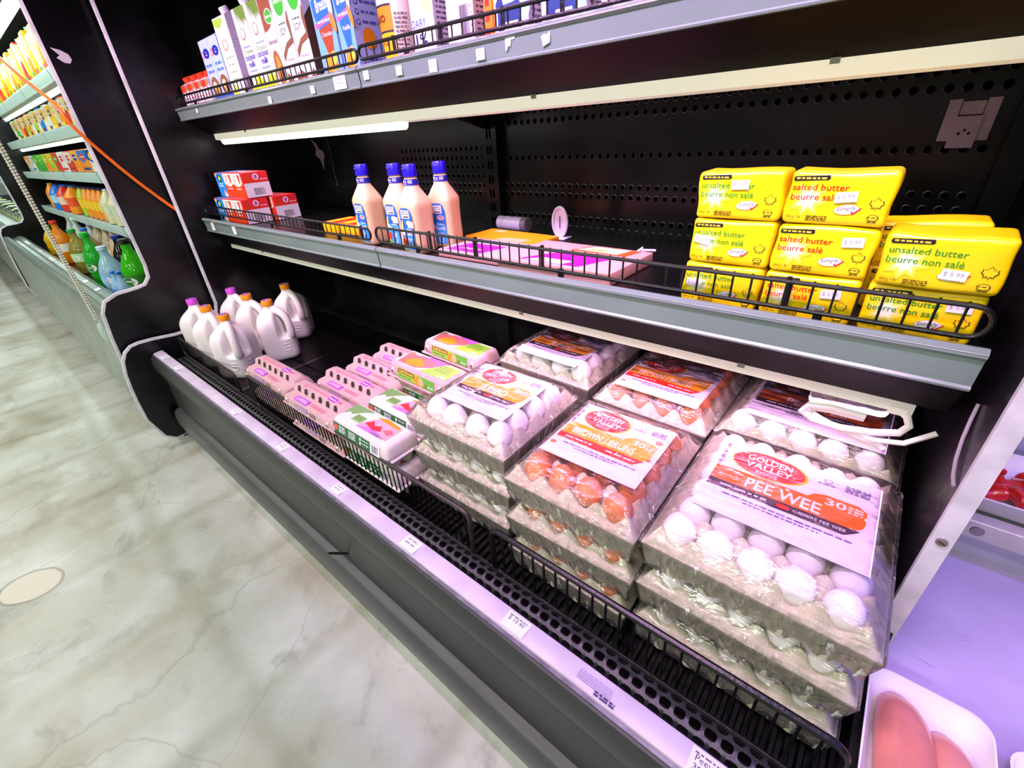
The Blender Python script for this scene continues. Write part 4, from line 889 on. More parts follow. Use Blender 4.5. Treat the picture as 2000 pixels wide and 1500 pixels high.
# ================================================================== JUICE MULTIPACKS, FLAT BOXES, ODDMENTS ON THE MIDDLE SHELF
def juice(lab, loc, rot=0):
    t = thing('juice_multipack', lab, 'juice pack', loc, rot, 'red and blue juice packs on the middle shelf'); W, Dp, H = .285, .106, .0965
    RJ = K((.88, .20, .10)); CY = K((.10, .55, .86)); PKJ = K((.90, .16, .20)); CR = K((.86, .88, .80))
    mb = MB(); mb.rbox((-W / 2, 0, 0), (W / 2, Dp, H), .004, M('juice_red_card', (.90, .16, .16), .35)); mb.build('carton', t)
    mb = MB(); D = Decal(mb, front(-W / 2, -.0003, 0)); D.rect(.002, .002, .09, .094, CY); D.ell(.012, .086, .010, .007, K((.96, .80, .15)), 12); D.ell(.045, .074, .022, .013, K((.05, .12, .22)), 16, -.3); D.ell(.045, .074, .012, .009, K((.80, .85, .25)), 12); D.lines(.02, .07, .050, .006, 2, .009, K((.75, .85, .95)), 3); D.poly([(.045, .002), (.088, .002), (.088, .012), (.066, .032), (.054, .022)], K((.92, .62, .30))); D.poly([(.058, .002), (.088, .002), (.07, .022)], CR)
    for x in (.092, .186):
        D.rect(x, .002, x + .092, .094, K((.88, .26, .08))); D.poly([(x, .055), (x + .03, .044), (x + .06, .044), (x + .092, .055), (x + .092, .094), (x, .094)], CR); D.poly([(x + .058, .090), (x + .082, .088), (x + .074, .056), (x + .064, .056)], RJ)
        D.poly([(x + .02, .060), (x + .026, .060), (x + .045, .085), (x + .04, .088)], K((.35, .55, .55))); D.ell(x + .026, .077, .011, .008, K((.45, .6, .6)), 12); D.ell(x + .026, .077, .009, .006, CR, 12); D.rects([(x + .02, .034, x + .072, .037)], WHITE)
    D = Decal(mb, right(W / 2 + .0003, 0, 0)); D.rect(.002, .002, .104, .056, K((.92, .86, .94))); D.bars(.034, .078, .010, .036, K((.2, .2, .25))); D.rect(.002, .056, .104, .095, PKJ); D.poly([(.002, .094), (.06, .058), (.002, .058)], RJ); D.ell(.055, .078, .012, .012, WHITE, 12); D.ell(.055, .078, .007, .009, K((.75, .3, .7)), 10); D.lines(.07, .098, .066, .003, 1, 0, WHITE, 2)
    D = Decal(mb, top(-W / 2, 0, H + .0003)); D.rect(.003, .003, .09, .103, CY); D.rect(.10, .02, .27, .085, K((.95, .45, .45)))
    mb.build('printed_faces', t); return t
juice('red and blue juice pack at the fence, lower of the stack', (-2.235, .782, SH2)); juice('red juice pack behind the stack, its red end and barcode showing', (-2.215, .900, SH2), .01); juice('red and blue juice pack lying on top of the stack', (-2.235, .815, SH2 + .098), -.015)
def flatbox(lab, loc, rot, W, Dp, H, side, art, cat='box'):
    t = thing('flat_carton', lab, cat, loc, rot); mb = MB(); mb.rbox((-W / 2, 0, 0), (W / 2, Dp, H), .0025, side); mb.build('carton', t)
    mb = MB(); D = Decal(mb, top(-W / 2, 0, H + .0003)); art(D, W, Dp); mb.build('printed_top', t); return t
PKB = M('pale_pink_card', (.84, .64, .60), .45); 
def art_pink(D, W, Dp):
    M1 = K((.85, .12, .60)); D.poly([(W * .2, .01), (W * .72, .01), (W * .86, Dp * .62), (W * .40, Dp * .62)], M1); D.poly([(W * .25, .012), (W * .58, .012), (W * .62, Dp * .22), (W * .35, Dp * .22)], WHITE); D.poly([(W * .27, .02), (W * .42, .02), (W * .40, Dp * .16)], K((.90, .60, .15)))
    D.poly([(W * .40, Dp * .66), (W * .88, Dp * .66), (W * .92, Dp * .96), (W * .5, Dp * .96)], K((.92, .36, .15))); D.poly([(W * .44, Dp * .72), (W * .80, Dp * .70), (W * .84, Dp * .94), (W * .53, Dp * .94)], K((.95, .86, .80))); D.poly([(W * .5, Dp * .76), (W * .66, Dp * .76), (W * .7, Dp * .84), (W * .55, Dp * .82)], K((.90, .70, .25)))
def art_purple(D, W, Dp):
    M1 = K((.72, .12, .72)); D.poly([(W * .08, .01), (W * .62, .01), (W * .70, Dp * .6), (W * .18, Dp * .6)], M1); D.poly([(W * .2, .03), (W * .5, .03), (W * .52, Dp * .3), (W * .26, Dp * .3)], K((.90, .75, .92))); D.lines(W * .25, W * .48, Dp * .2, .006, 2, .012, M1, 4); D.poly([(W * .2, Dp * .66), (W * .74, Dp * .66), (W * .76, Dp * .92), (W * .26, Dp * .92)], K((.92, .78, .90))); D.poly([(W * .4, Dp * .72), (W * .6, Dp * .70), (W * .56, Dp * .78)], K((.40, .22, .05)))
def art_orange(D, W, Dp):
    D.rect(.002, .002, W - .002, Dp - .002, K((.97, .62, .05))); D.poly([(W * .45, .002), (W * .80, .002), (W * .86, Dp * .4), (W * .5, Dp * .3)], K((.93, .70, .52))); D.ell(W * .22, Dp * .8, .022, .014, K((.95, .75, .5)), 14)
flatbox('flat pink box with magenta print lying behind the fence, left of butter', (-.555, .775, SH2), -.02, .30, .19, .026, PKB, art_pink); flatbox('flat pink box with purple print lying beside the dressing bottles', (-.805, .785, SH2), .0, .23, .15, .020, PKB, art_purple)
flatbox('flat orange box lying behind the purple printed box', (-.855, .945, SH2), -.05, .26, .12, .016, M('orange_card', (.92, .52, .06), .4), art_orange)
def art_yellow(D, W, Dp): D.rect(.002, .002, W - .002, Dp - .002, K((.90, .20, .10))); D.rect(.01, .01, W * .45, Dp - .01, K((.97, .76, .05)))
for i, x in enumerate((-1.555, -1.455, -1.36)):
    flatbox(['yellow box lying low behind the fence, leftmost of three', 'yellow box lying low behind the fence, middle of three', 'yellow box with red top beside the leftmost dressing bottle'][i], (x, .845 + .005 * i, SH2), .02 * i, .092, .12, .034, M('yellow_card', (.97, .74, .03), .4), art_yellow)
LIL = M('lilac_clear_plastic', (.80, .76, .90), .2, coat=.4, alpha=1)
t = thing('clear_plastic_tube', 'lilac tinted plastic canister lying by the upright at the back', 'canister', (-.955, 1.135, SH2 + .022), (0, 0, -.03))
mb = MB(); Tm = Matrix.Rotation(PI / 2, 4, 'Y'); mb.lathe([(.018, -.05), (.021, -.048), (.021, -.02), (.0215, -.019), (.021, -.018), (.021, .012), (.0215, .013), (.021, .014), (.021, .05)], LIL, 20, Tm); mb.build('body', t)
mb = MB(); mb.lathe([(.0225, .05), (.0225, .066), (.019, .07)], M('smoky_cap', (.45, .42, .48), .25), 20, Tm); mb.build('lid', t)
t = thing('tag_holder', 'clear oval tag holder standing upright near the back panel', 'sign holder', (-.745, 1.10, SH2)); mb = MB(); mb.rbox((-.028, -.02, 0), (.028, .02, .005), .002, LIL); mb.build('foot', t)
mb = MB(); ring = [(.024 * math.cos(a), .008 * 0, .045 + .040 * math.sin(a)) for a in [2 * PI * k / 24 for k in range(24)]]; mb.tube(ring, .004, LIL, 8, True); mb.add([(x * .9, .001, .045 + (z - .045) * .9) for x, y, z in ring], [tuple(range(24))], LIL); mb.box((-.001, -.003, .028), (.001, .0, .062), K((.45, .42, .5))); mb.build('oval_frame', t)
t = thing('plastic_clip', 'small lilac plastic clip lying behind the pink box', 'clip', (-.435, .965, SH2), .4); mb = MB(); mb.tube([(-.03, 0, .003), (-.01, .002, .018), (.004, .004, .030), (.010, .004, .010), (.012, .004, .003)], .005, LIL, 8); mb.tube([(.004, .004, .026), (.034, .010, .024)], .003, LIL, 8); mb.build('clip_body', t)

# cable bundle hanging below the middle shelf
t = thing('cable_bundle', 'white flat cable coiled in a clear bag under the middle shelf', 'cable', (.06, .80, .86)); CW = M('white_flat_cable', (.93, .90, .88), .35); mb = MB()
L0 = Vector(t.location)
def cp(P, r): mb.tube([tuple(Vector(p) - L0) for p in P], r, CW, 8)
cp([(.080, .795, .868), (.092, .79, .862), (.098, .785, .850), (.090, .782, .836), (.06, .78, .826), (.02, .778, .820), (-.02, .778, .822), (-.038, .778, .832), (-.030, .778, .846), (.0, .778, .852), (.045, .78, .850)], .0055)
cp([(.045, .785, .842), (.0, .784, .842), (-.026, .784, .838), (-.022, .784, .828), (.02, .784, .815), (.065, .782, .812), (.10, .78, .822), (.13, .785, .850)], .0042); cp([(-.03, .79, .83), (.02, .79, .808), (.07, .788, .796), (.082, .786, .800), (.05, .788, .812)], .004); mb.build('flat_cable', t)
mb = MB(); mb.rbox((-.095, -.006, -.018), (.012, .02, .012), .008, FILM, None, lambda q: q + Vector((0, .003 * math.sin(q.x * 160), .002 * math.sin(q.x * 220)))); mb.build('clear_bag', t)
mb = MB(); mb.box((.008, -.012, .002), (.030, .01, .014), LAMPW); mb.build('connector', t)

# ================================================================== CARTONS ON THE UPPER SHELF
SH1 = 1.4155
def carton(lab, name, x0, x1, y, H, Dp, base, art, slant=False, capm=None, sideart=None, cat='carton', grp=None):
    W = x1 - x0; t = thing(name, lab, cat, ((x0 + x1) / 2, y, SH1), 0, grp)
    mb = MB(); rs = .0025
    if slant:
        mb.loft([[(-W / 2, 0, 0), (W / 2, 0, 0), (W / 2, Dp, 0), (-W / 2, Dp, 0)], [(-W / 2, 0, H - .03), (W / 2, 0, H - .03), (W / 2, Dp, H), (-W / 2, Dp, H)]], base, False)
    else: mb.rbox((-W / 2, 0, 0), (W / 2, Dp, H), rs, base)
    mb.build('carton_body', t)
    if capm:
        mb = MB()
        if slant:
            Tm = Matrix.Translation((0, Dp * .42, H - .022)) @ Matrix.Rotation(.35, 4, 'X'); mb.lathe([(.014, 0), (.0145, .002), (.0145, .020), (.012, .022)], capm, 20, Tm)
        else: mb.lathe([(.014, H), (.0145, H + .002), (.0145, H + .02), (.012, H + .022)], capm, 20, Matrix.Translation((0, Dp * .5, 0)))
        mb.build('cap', t)
    mb = MB(); D = Decal(mb, front(-W / 2, -.0003, 0)); art(D, W, H - (.03 if slant else 0))
    if sideart: D2 = Decal(mb, right(W / 2 + .0003, 0, 0)); sideart(D2, Dp, H - .03)
    mb.build('printed_faces', t); return t
WC = M('white_carton_card', (.90, .89, .93), .35, noise=.03); BLC = M('pale_blue_card', (.68, .80, .95), .35); LVC = M('lavender_card', (.84, .78, .93), .35); OC = M('orange_carton_card', (.98, .62, .03), .35); DRK = K((.12, .12, .2))
RCAP = M('red_orange_cap', (.93, .24, .10), .4)
def a_red(D, W, H):
    D.poly([(0, H * .72), (W, H * .80), (W, H), (0, H)], K((.72, .50, .36))); D.poly([(0, H * .80), (W * .5, H * .70), (W * .6, H), (0, H)], K((.88, .24, .10))); D.ell(W * .45, H * .45, W * .5, W * .42, K((.88, .25, .25)), 20); D.ell(W * .40, H * .45, W * .46, W * .38, WC, 20); D.lines(W * .1, W * .8, H * .45, .005, 2, .012, K((.85, .5, .5)), 3); D.rects([(0, 0, W, H * .08)], K((.55, .45, .45)))
for i in range(4):
    carton('small white carton with red cap, %s of four at the left end' % ['first', 'second', 'third', 'fourth'][i], 'drink_carton', -2.425 + i * .074, -2.355 + i * .074, .825 - .0 * i, .118, .06, WC, a_red, True, RCAP, None, 'carton', 'small red capped cartons on the upper shelf')
def a_blue(D, W, H):
    D.ell(W * .55, H * .80, W * .32, H * .075, BLUEI, 18); D.rects([(W * .48, H * .77, W * .62, H * .785), (W * .5, H * .81, W * .6, H * .82)], WHITE); D.ell(W * .15, H * .79, W * .12, H * .06, K((.90, .35, .35)), 14); D.ell(W * .15, H * .79, W * .07, H * .04, BLC, 12); D.lines(W * .15, W * .85, H * .60, .008, 2, .018, K((.30, .50, .80)), 3); D.lines(W * .2, W * .8, H * .51, .004, 1, 0, K((.4, .55, .8)), 4)
    D.ell(W * .5, H * .30, W * .42, H * .15, K((.50, .36, .22)), 18); D.ell(W * .46, H * .31, W * .22, H * .07, K((.88, .78, .62)), 14); D.ell(W * .60, H * .24, W * .2, H * .05, K((.80, .58, .25)), 14); D.rect(0, 0, W, H * .16, K((.22, .36, .68)))
for i, (a, b) in enumerate(((-2.128, -2.048), (-2.046, -1.964))):
    carton('pale blue oat drink carton, %s of the pair beside the small red capped cartons' % ['left', 'right'][i], 'drink_carton', a, b, .83, .225, .065, BLC, a_blue, True, None, None, 'carton', 'pale blue cartons on the upper shelf')
def a_lav(D, W, H):
    D.poly([(0, H * .98), (W * .7, H * .98), (W * .7, H * .93), (W * .35, H * .87), (0, H * .92)], K((.62, .80, .25))); D.ell(W * .45, H * .68, W * .22, H * .07, K((.70, .60, .48)), 16); D.ell(W * .45, H * .685, W * .14, H * .05, WC, 12); D.lines(W * .25, W * .8, H * .52, .006, 4, .020, K((.6, .66, .55)), 3); D.poly([(W * .05, H * .05), (W * .4, H * .05), (W * .5, H * .16), (W * .3, H * .22), (W * .05, H * .16)], K((.78, .84, .20)))
def s_lav(D, W, H): D.ell(W * .5, H * .93, .009, .010, K((.45, .2, .65)), 14); D.ell(W * .5, H * .93, .006, .007, LVC, 12); D.rects([(.004, H * .72, W - .004, H * .73), (.004, H * .64, W - .004, H * .645), (.004, H * .3, W - .004, H * .305)], K((.70, .62, .80)))
carton('tall white and lavender carton with white cap beside the pale blue pair', 'drink_carton', -1.955, -1.852, .83, .262, .075, LVC, lambda D, W, H: (D.rect(0, 0, W, H, WC), a_lav(D, W, H)), True, WC, s_lav)
def a_coco(D, W, H):
    for k in range(6): D.poly([(W * .2 + k * .006, H), (W * .3 + k * .012, H * (.78 + .02 * (k % 3))), (W * .28 + k * .012, H)], K((.36 + .05 * (k % 2), .55, .16)))
    D.ell(W * .42, H * .72, W * .2, H * .07, K((.62, .52, .38)), 16); D.ell(W * .42, H * .725, W * .15, H * .055, WC, 14); D.text('Organic', W * .08, H * .50, .013, K((.35, .65, .25)), W * .82); D.text('coconut', W * .08, H * .43, .017, BLUEI, W * .82, .01); D.text('milk', W * .25, H * .35, .017, BLUEI, W * .5, .01)
    D.lines(W * .2, W * .8, H * .57, .004, 1, 0, K((.5, .6, .85)), 4); D.lines(W * .2, W * .8, H * .30, .004, 1, 0, K((.5, .6, .85)), 5); D.ell(W * .3, H * .2, W * .22, H * .06, K((.88, .88, .84)), 14); D.poly([(0, 0), (W, 0), (W, H * .2), (W * .7, H * .26), (W * .3, H * .14), (0, H * .18)], K((.70, .80, .10))); D.rects([(0, 0, W, H * .05)], WHITE)
for i, (a, b) in enumerate(((-1.800, -1.712), (-1.709, -1.622))):
    carton('organic coconut milk carton, %s of the pair with palm leaves on top' % ['left', 'right'][i], 'drink_carton', a, b, .83, .262, .075, WC, a_coco, True, WC, None, 'carton', 'coconut milk cartons on the upper shelf')
def a_alm(D, W, H):
    BRN = K((.55, .28, .16)); D.poly([(0, H), (W, H), (W, H * .82), (W * .85, H * .74), (W * .5, H * .68), (W * .2, H * .66), (0, H * .66)], BRN); D.ell(W * .62, H * .80, W * .34, H * .08, WHITE, 18); D.ell(W * .62, H * .80, W * .30, H * .07, K((.22, .70, .20)), 18); D.text('natura', W * .38, H * .785, .008, WHITE, W * .48, .01); D.text('Almond', W * .1, H * .52, .013, INK, W * .8)
    D.ell(W * .5, H * .26, W * .34, H * .20, K((.58, .34, .16)), 20, .15); D.ell(W * .55, H * .25, W * .18, H * .15, K((.88, .58, .18)), 18, .15); D.rects([(0, 0, W, H * .08)], K((.55, .36, .24)))
def a_soy(D, W, H):
    BRN = K((.48, .31, .20)); D.ell(W * .55, H * .88, W * .36, H * .14, K((.20, .72, .16)), 20); D.text('natura', W * .26, H * .865, .012, WHITE, W * .58, .01); D.lines(W * .25, W * .75, H * .66, .004, 1, 0, K((.3, .3, .3)), 3); D.text('SOY', W * .25, H * .56, .017, INK, W * .45)
    D.poly([(W * .95, H * .78), (W * .82, H * .66), (W * .92, H * .5), (W, H * .44), (W, H * .74)], BRN); D.poly([(W * .1, H * .38), (W * .5, H * .48), (W * .95, H * .52), (W * .95, H * .46), (W * .5, H * .42), (W * .1, H * .30)], BRN); D.text('Chocolate', W * .25, H * .30, .007, K((.4, .3, .3)), W * .55); D.poly([(0, 0), (W, 0), (W, H * .12), (W * .85, H * .18), (W * .6, H * .06), (W * .3, H * .14), (0, H * .2)], BRN)
carton('white and brown almond drink carton between coconut milk and soy cartons', 'drink_carton', -1.619, -1.552, .83, .258, .075, WC, a_alm, True, WC)
for i, (a, b) in enumerate(((-1.549, -1.470), (-1.468, -1.386))):
    carton('white soy drink carton with green oval, %s of the pair' % ['left', 'right'][i], 'drink_carton', a, b, .83, .262, .075, WC, a_soy, True, WC, lambda D, W, H: D.poly([(0, 0), (W, 0), (W, H), (W * .4, H * .8), (0, H * .66)], K((.36, .24, .16))), 'carton', 'soy drink cartons on the upper shelf')
BB = M('blue_almond_card', (.16, .46, .86), .32)
def a_ab(brown):
    def f(D, W, H):
        D.rect(0, 0, W, H, K((.42, .68, .93))); D.poly([(0, H), (W, H), (W, H * .60), (W * .75, H * .36), (W * .35, H * .36), (W * .08, H * .62)], K((.10, .40, .84))); D.star(W * .5, H * .95, .020, .012, 8, K((.94, .66, .56)))
        D.text('Almond', W * .06, H * .76, .026, WHITE, W * .84, .02, 'l', .08, .1); D.text('Breeze', W * .24, H * .64, .026, WHITE, W * .62, .02, 'l', .08, .1); D.poly([(W * .06, H * .50), (W * .86, H * .55), (W * .86, H * .60), (W * .06, H * .55)], K((.90, .35, .58))); D.lines(W * .2, W * .8, H * .545, .005, 1, 0, WHITE, 3)
        D.poly([(W * .18, H * .49), (W * .86, H * .53), (W * .72, H * .26), (W * .42, H * .26)], K((.60, .24, .10)) if brown else K((.10, .40, .84))); D.text('Chocolate' if brown else 'Vanilla', W * .3, H * .42, .010, WHITE, W * .5); D.ell(W * .93, H * .66, W * .10, H * .10, K((.88, .84, .72)), 14); D.ell(W * .94, H * .52, W * .11, H * .10, K((.90, .52, .20)), 14, .3)
        D.ell(W * .5, H * .16, W * .3, H * .11, K((.94, .60, .12)), 16); D.ell(W * .66, H * .22, W * .14, H * .06, K((.98, .82, .25)), 12); D.poly([(W * .1, 0), (W * .8, 0), (W * .75, H * .08), (W * .45, H * .05), (W * .2, H * .12)], K((.38, .20, .10)))
    return f
def s_ab(D, W, H):
    D.rect(0, 0, W, H, K((.66, .74, .94)))
    for k in range(6): D.ell(W * .2, H * (.90 - .085 * k), .006, .006, K((.2, .2, .6)), 10); D.ell(W * .2, H * (.90 - .085 * k), .004, .004, K((.66, .74, .94)), 10); D.lines(W * .34, W * .9, H * (.895 - .085 * k), .005, 1, 0, K((.35, .35, .7)), k)
    D.ell(W * .5, H * .34, .020, .022, K((.92, .58, .10)), 16); D.lines(W * .15, W * .9, H * .14, .005, 5, .009, K((.2, .2, .6)), 9)
carton('blue almond milk carton with brown lower panel beside the soy cartons', 'drink_carton', -1.345, -1.250, .83, .262, .075, BB, a_ab(True), True, WC, s_ab); carton('blue almond milk carton with blue lower panel behind the fence gap', 'drink_carton', -1.240, -1.172, .83, .262, .082, BB, a_ab(False), True, WC, s_ab)
# tub of orange drink (round)
t = thing('juice_tub', 'round orange and yellow juice tub behind the fence gap', 'tub', (-1.048, .872, SH1)); mb = MB(); mb.lathe([(.040, 0), (.042, .003), (.046, .12), (.047, .155)], M('cream_tub', (.93, .86, .80), .35), 36); mb.build('tub_body', t)
mb = MB(); mb.lathe([(.049, .152), (.050, .155), (.050, .165), (.046, .168)], M('cream_lid', (.92, .90, .84), .35), 36); mb.build('lid', t)
mb = MB(); rr_ = lambda v: .0405 + .006 * v / .15
def cy(mb, a0, a1, v0, v1, m_, ly):
    n = 10; V = []
    for j in (0, 1):
        for i in range(n + 1):
            a = a0 + (a1 - a0) * i / n; v = (v0, v1)[j]; r = rr_(v) + .0016 + ly * .0003; V.append((r * math.sin(a), -r * math.cos(a), v))
    mb.add(V, [(i, i + 1, n + 2 + i, n + 1 + i) for i in range(n)], m_, True)
cy(mb, -1.5, .55, .002, .07, K((.98, .70, .03)), 0); cy(mb, -1.5, .55, .07, .118, K((.96, .52, .04)), 0); cy(mb, -1.5, -.6, .076, .112, K((.98, .72, .05)), 1); cy(mb, -1.5, .55, .069, .0725, DRK, 2); cy(mb, -1.5, .55, .1165, .120, DRK, 2)
D = Decal(mb, lambda u, v, h: ((rr_(v) + .0028 + h) * math.sin(u / .045), -(rr_(v) + .0028 + h) * math.cos(u / .045), v)); D.text('BRAVO', -.045, .088, .014, K((.35, .05, .08)), .052, .02); D.text('ORANGE', -.046, .046, .012, K((.6, .30, .05)), .055, .01); D.lines(.03, .06, .10, .003, 9, .008, K((.4, .38, .4)), 4); mb.build('printed_band', t)
def s_txt(D, W, H): D.rect(0, 0, W, H, K((.80, .76, .80))); D.lines(W * .12, W * .88, H * .7, .004, 16, .009, K((.35, .33, .38)), 8)
def a_milk1(D, W, H):
    D.poly([(W * .1, H), (W * .95, H), (W * .98, H * .5), (W * .7, H * .46), (W * .45, H * .62)], K((.95, .76, .52))); D.text('DAIRY', W * .05, H * .36, .015, K((.15, .3, .7)), W * .6, .01); D.text('1%', W * .15, H * .16, .024, K((.1, .1, .35)), W * .5, .02); D.poly([(0, 0), (W * .25, 0), (W * .25, H * .04), (W * .15, H * .09), (W * .05, H * .05)], K((.4, .8, .3)))
carton('white milk carton with peach pattern right of the orange tub', 'milk_carton', -.955, -.880, .828, .17, .07, WC, a_milk1, False, None, s_txt)
def a_bar(D, W, H): D.bars(W * .50, W * .84, H * .16, H * .46, K((.15, .15, .2))); D.ell(W * .52, H * .78, .018, .018, K((.2, .5, .85)), 16); D.ell(W * .52, H * .78, .012, .010, WHITE, 14); D.rects([(W * .9, H * (.18 + .06 * k), W * .93, H * (.2 + .06 * k)) for k in range(5)], K((.6, .05, .15))); D.lines(W * .08, W * .3, H * .85, .005, 6, .009, K((.3, .3, .35)), 2)
carton('white milk carton with a barcode facing the aisle', 'milk_carton', -.842, -.765, .828, .17, .07, WC, a_bar, False, None, s_txt)
def a_org(D, W, H): D.rect(0, 0, W, H, K((.96, .50, .12))); D.rects([(W * .2, H * (.1 + .14 * k), W * .7, H * (.16 + .14 * k)) for k in range(6)], K((.85, .15, .15)))
carton('narrow orange carton squeezed beside the cow printed cartons', 'milk_carton', -.737, -.716, .828, .17, .07, OC, a_org)
def a_cow(D, W, H):
    NV = K((.10, .20, .45)); D.rect(0, 0, W, H * .12, K((.25, .55, .88))); D.ell(W * .92, H * .34, W * .14, H * .16, K((.55, .75, .95)), 12); D.poly([(W * .12, H * .13), (W * .12, H * .30), (W * .06, H * .36), (W * .14, H * .42), (W * .20, H * .47), (W * .26, H * .41), (W * .30, H * .35), (W * .60, H * .36), (W * .72, H * .38), (W * .80, H * .32), (W * .80, H * .13), (W * .72, H * .13), (W * .70, H * .2), (W * .34, H * .2), (W * .30, H * .13)], NV); D.rects([(W * .1, H * .62, W * .7, H * .68)], NV); D.lines(W * .1, W * .8, H * .76, .004, 1, 0, K((.5, .6, .8)), 3)
for i, (a, b) in enumerate(((-.712, -.628), (-.600, -.505))):
    carton('white milk carton printed with a navy cow, %s of two' % ['left', 'right'][i], 'milk_carton', a, b, .828, .17, .08, WC, a_cow, False, None, s_txt, 'carton', 'cow printed milk cartons on the upper shelf')
carton('white milk carton with grey print at the right end of the row', 'milk_carton', -.478, -.40, .828, .17, .08, WC, a_bar)
# ================================================================== DRINKS CASE TO THE LEFT
dc = thing('drinks_case', 'long lit refrigerated drinks case with steel front beyond the black end panel', 'refrigerator case', (-4.5, .8, 0))
LOWD = [(.27, .058), (.235, .09), (.215, .195), (.222, .36), (.230, .48), (.236, .58), (.250, .690), (.272, .732), (.320, .752)]
def outl_d(yu, zt=2.15): return [(1.30, .06), (.33, .057)] + LOWD + [(.395, .757), (.432, .765), (.458, .795), (.466, .85), (.466, zt), (1.30, zt)]
OD = outl_d(.46)
for x0, x1, tx in ((-2.535, -2.51, -2.522), (-6.64, -6.615, -6.628)):
    p = part(panel(OD, x0, x1, BLACKP), 'end_panel', dc); trim_path(OD, 1, len(OD) - 1, tx, p, .012)
    if x0 > -3:
        mb = MB(); D = Decal(mb, right(-2.5095, .51, 1.60)); D.poly([(-.03, .022), (-.005, .016), (.014, .004), (.018, -.012), (.008, -.024), (-.008, -.022), (-.024, -.008), (-.012, .0)], M('flaked_paint_white', (.85, .84, .88), .5)); part(mb, 'paint_chip', p)
DX0, DX1 = -6.61, -2.54
GREY = M('drinks_case_interior', (.55, .60, .58), .5, noise=.1); LIPS = M('steel_worn_front', (.60, .64, .61), .36, metal=.35, noise=.2, nscale=6)
mb = MB(); mb.box((DX0, 1.20, .4), (DX1, 1.22, 2.15), M('drinks_case_back', (.20, .24, .24), .5)); part(mb, 'back_panel', dc)
mb = MB(); mb.box((DX0, .44, 2.0), (DX1, 1.25, 2.15), BLACK); mb.box((DX0, .44, 1.95), (DX1, .47, 2.02), LIPS); part(mb, 'canopy', dc)
mb = MB(); mb.tube([(-6.5, .60, 1.918), (-2.6, .60, 1.918)], .026, TUBEON, 12); part(mb, 'lamp_tube', dc)
mb = MB(); mb.box((DX0, .40, .50), (DX1, 1.2, .55), BLACK); part(mb, 'deck', dc)
mb = MB(); mb.strip_x([(.40, .54), (.385, .645), (.362, .655), (.335, .650), (.325, .640), (.30, .642), (.285, .662), (.262, .668), (.248, .655), (.246, .63)], DX0, DX1, STEEL, False, False); lipd = part(mb, 'front_lip', dc)
mb = MB(); mb.strip_x([(.247, .632), (.240, .60), (.236, .46), (.228, .30), (.222, .16), (.235, .09), (.25, .075)], DX0, DX1, LIPS); part(mb, 'fascia_panel', dc)
mb = MB(); mb.box((DX0 + .05, .30, 0), (DX1, 1.1, .10), BLACK); part(mb, 'base_cabinet', dc)
for i, x in enumerate((-6.05, -5.98, -5.90, -5.82, -5.2, -4.72, -4.62, -3.55, -3.25)):
    mb = MB(); D = Decal(mb, frame((x, .335, .6515), (1, 0, 0), (0, 1, .18))); D.rect(-.03, -.0, .03, .026, TAGW); part(mb, 'price_tag', lipd)
DSH = [(1.68, 'highest'), (1.435, 'second highest'), (1.195, 'third highest'), (.895, 'lowest')]
for z, nm in DSH:
    t = thing('cooler_shelf', '%s lit shelf with mint grey price rail in the drinks case' % nm, 'shelf', (-4.5, .62, z))
    mb = MB(); mb.box((DX0, .645, z - .02), (DX1, 1.19, z), GREY); part(mb, 'shelf_board', t)
    for k in range(4):
        a = DX0 + k * (DX1 - DX0) / 4; b = DX0 + (k + 1) * (DX1 - DX0) / 4 - .012
        mb = MB(); mb.strip_x([(.645, z), (.632, z + .004), (.628, z - .005), (.636, z - .045), (.634, z - .052), (.645, z - .052)], a, b, M('mint_price_rail', (.70, .80, .77), .35)); part(mb, 'price_rail', t)
    if z > 1.4:
        mb = MB(); mb.box((DX0 + .02, .68, z - .055), (DX1 - .02, .75, z - .024), LAMPW); l_ = part(mb, 'light_strip', t)
        mb = MB(); mb.tube([(DX0 + .05, .70, z - .062), (DX1 - .05, .70, z - .062)], .012, M('lit_tube_soft', (.9, 1.0, .97), .5, emit=3.5), 8); part(mb, 'tube', l_)

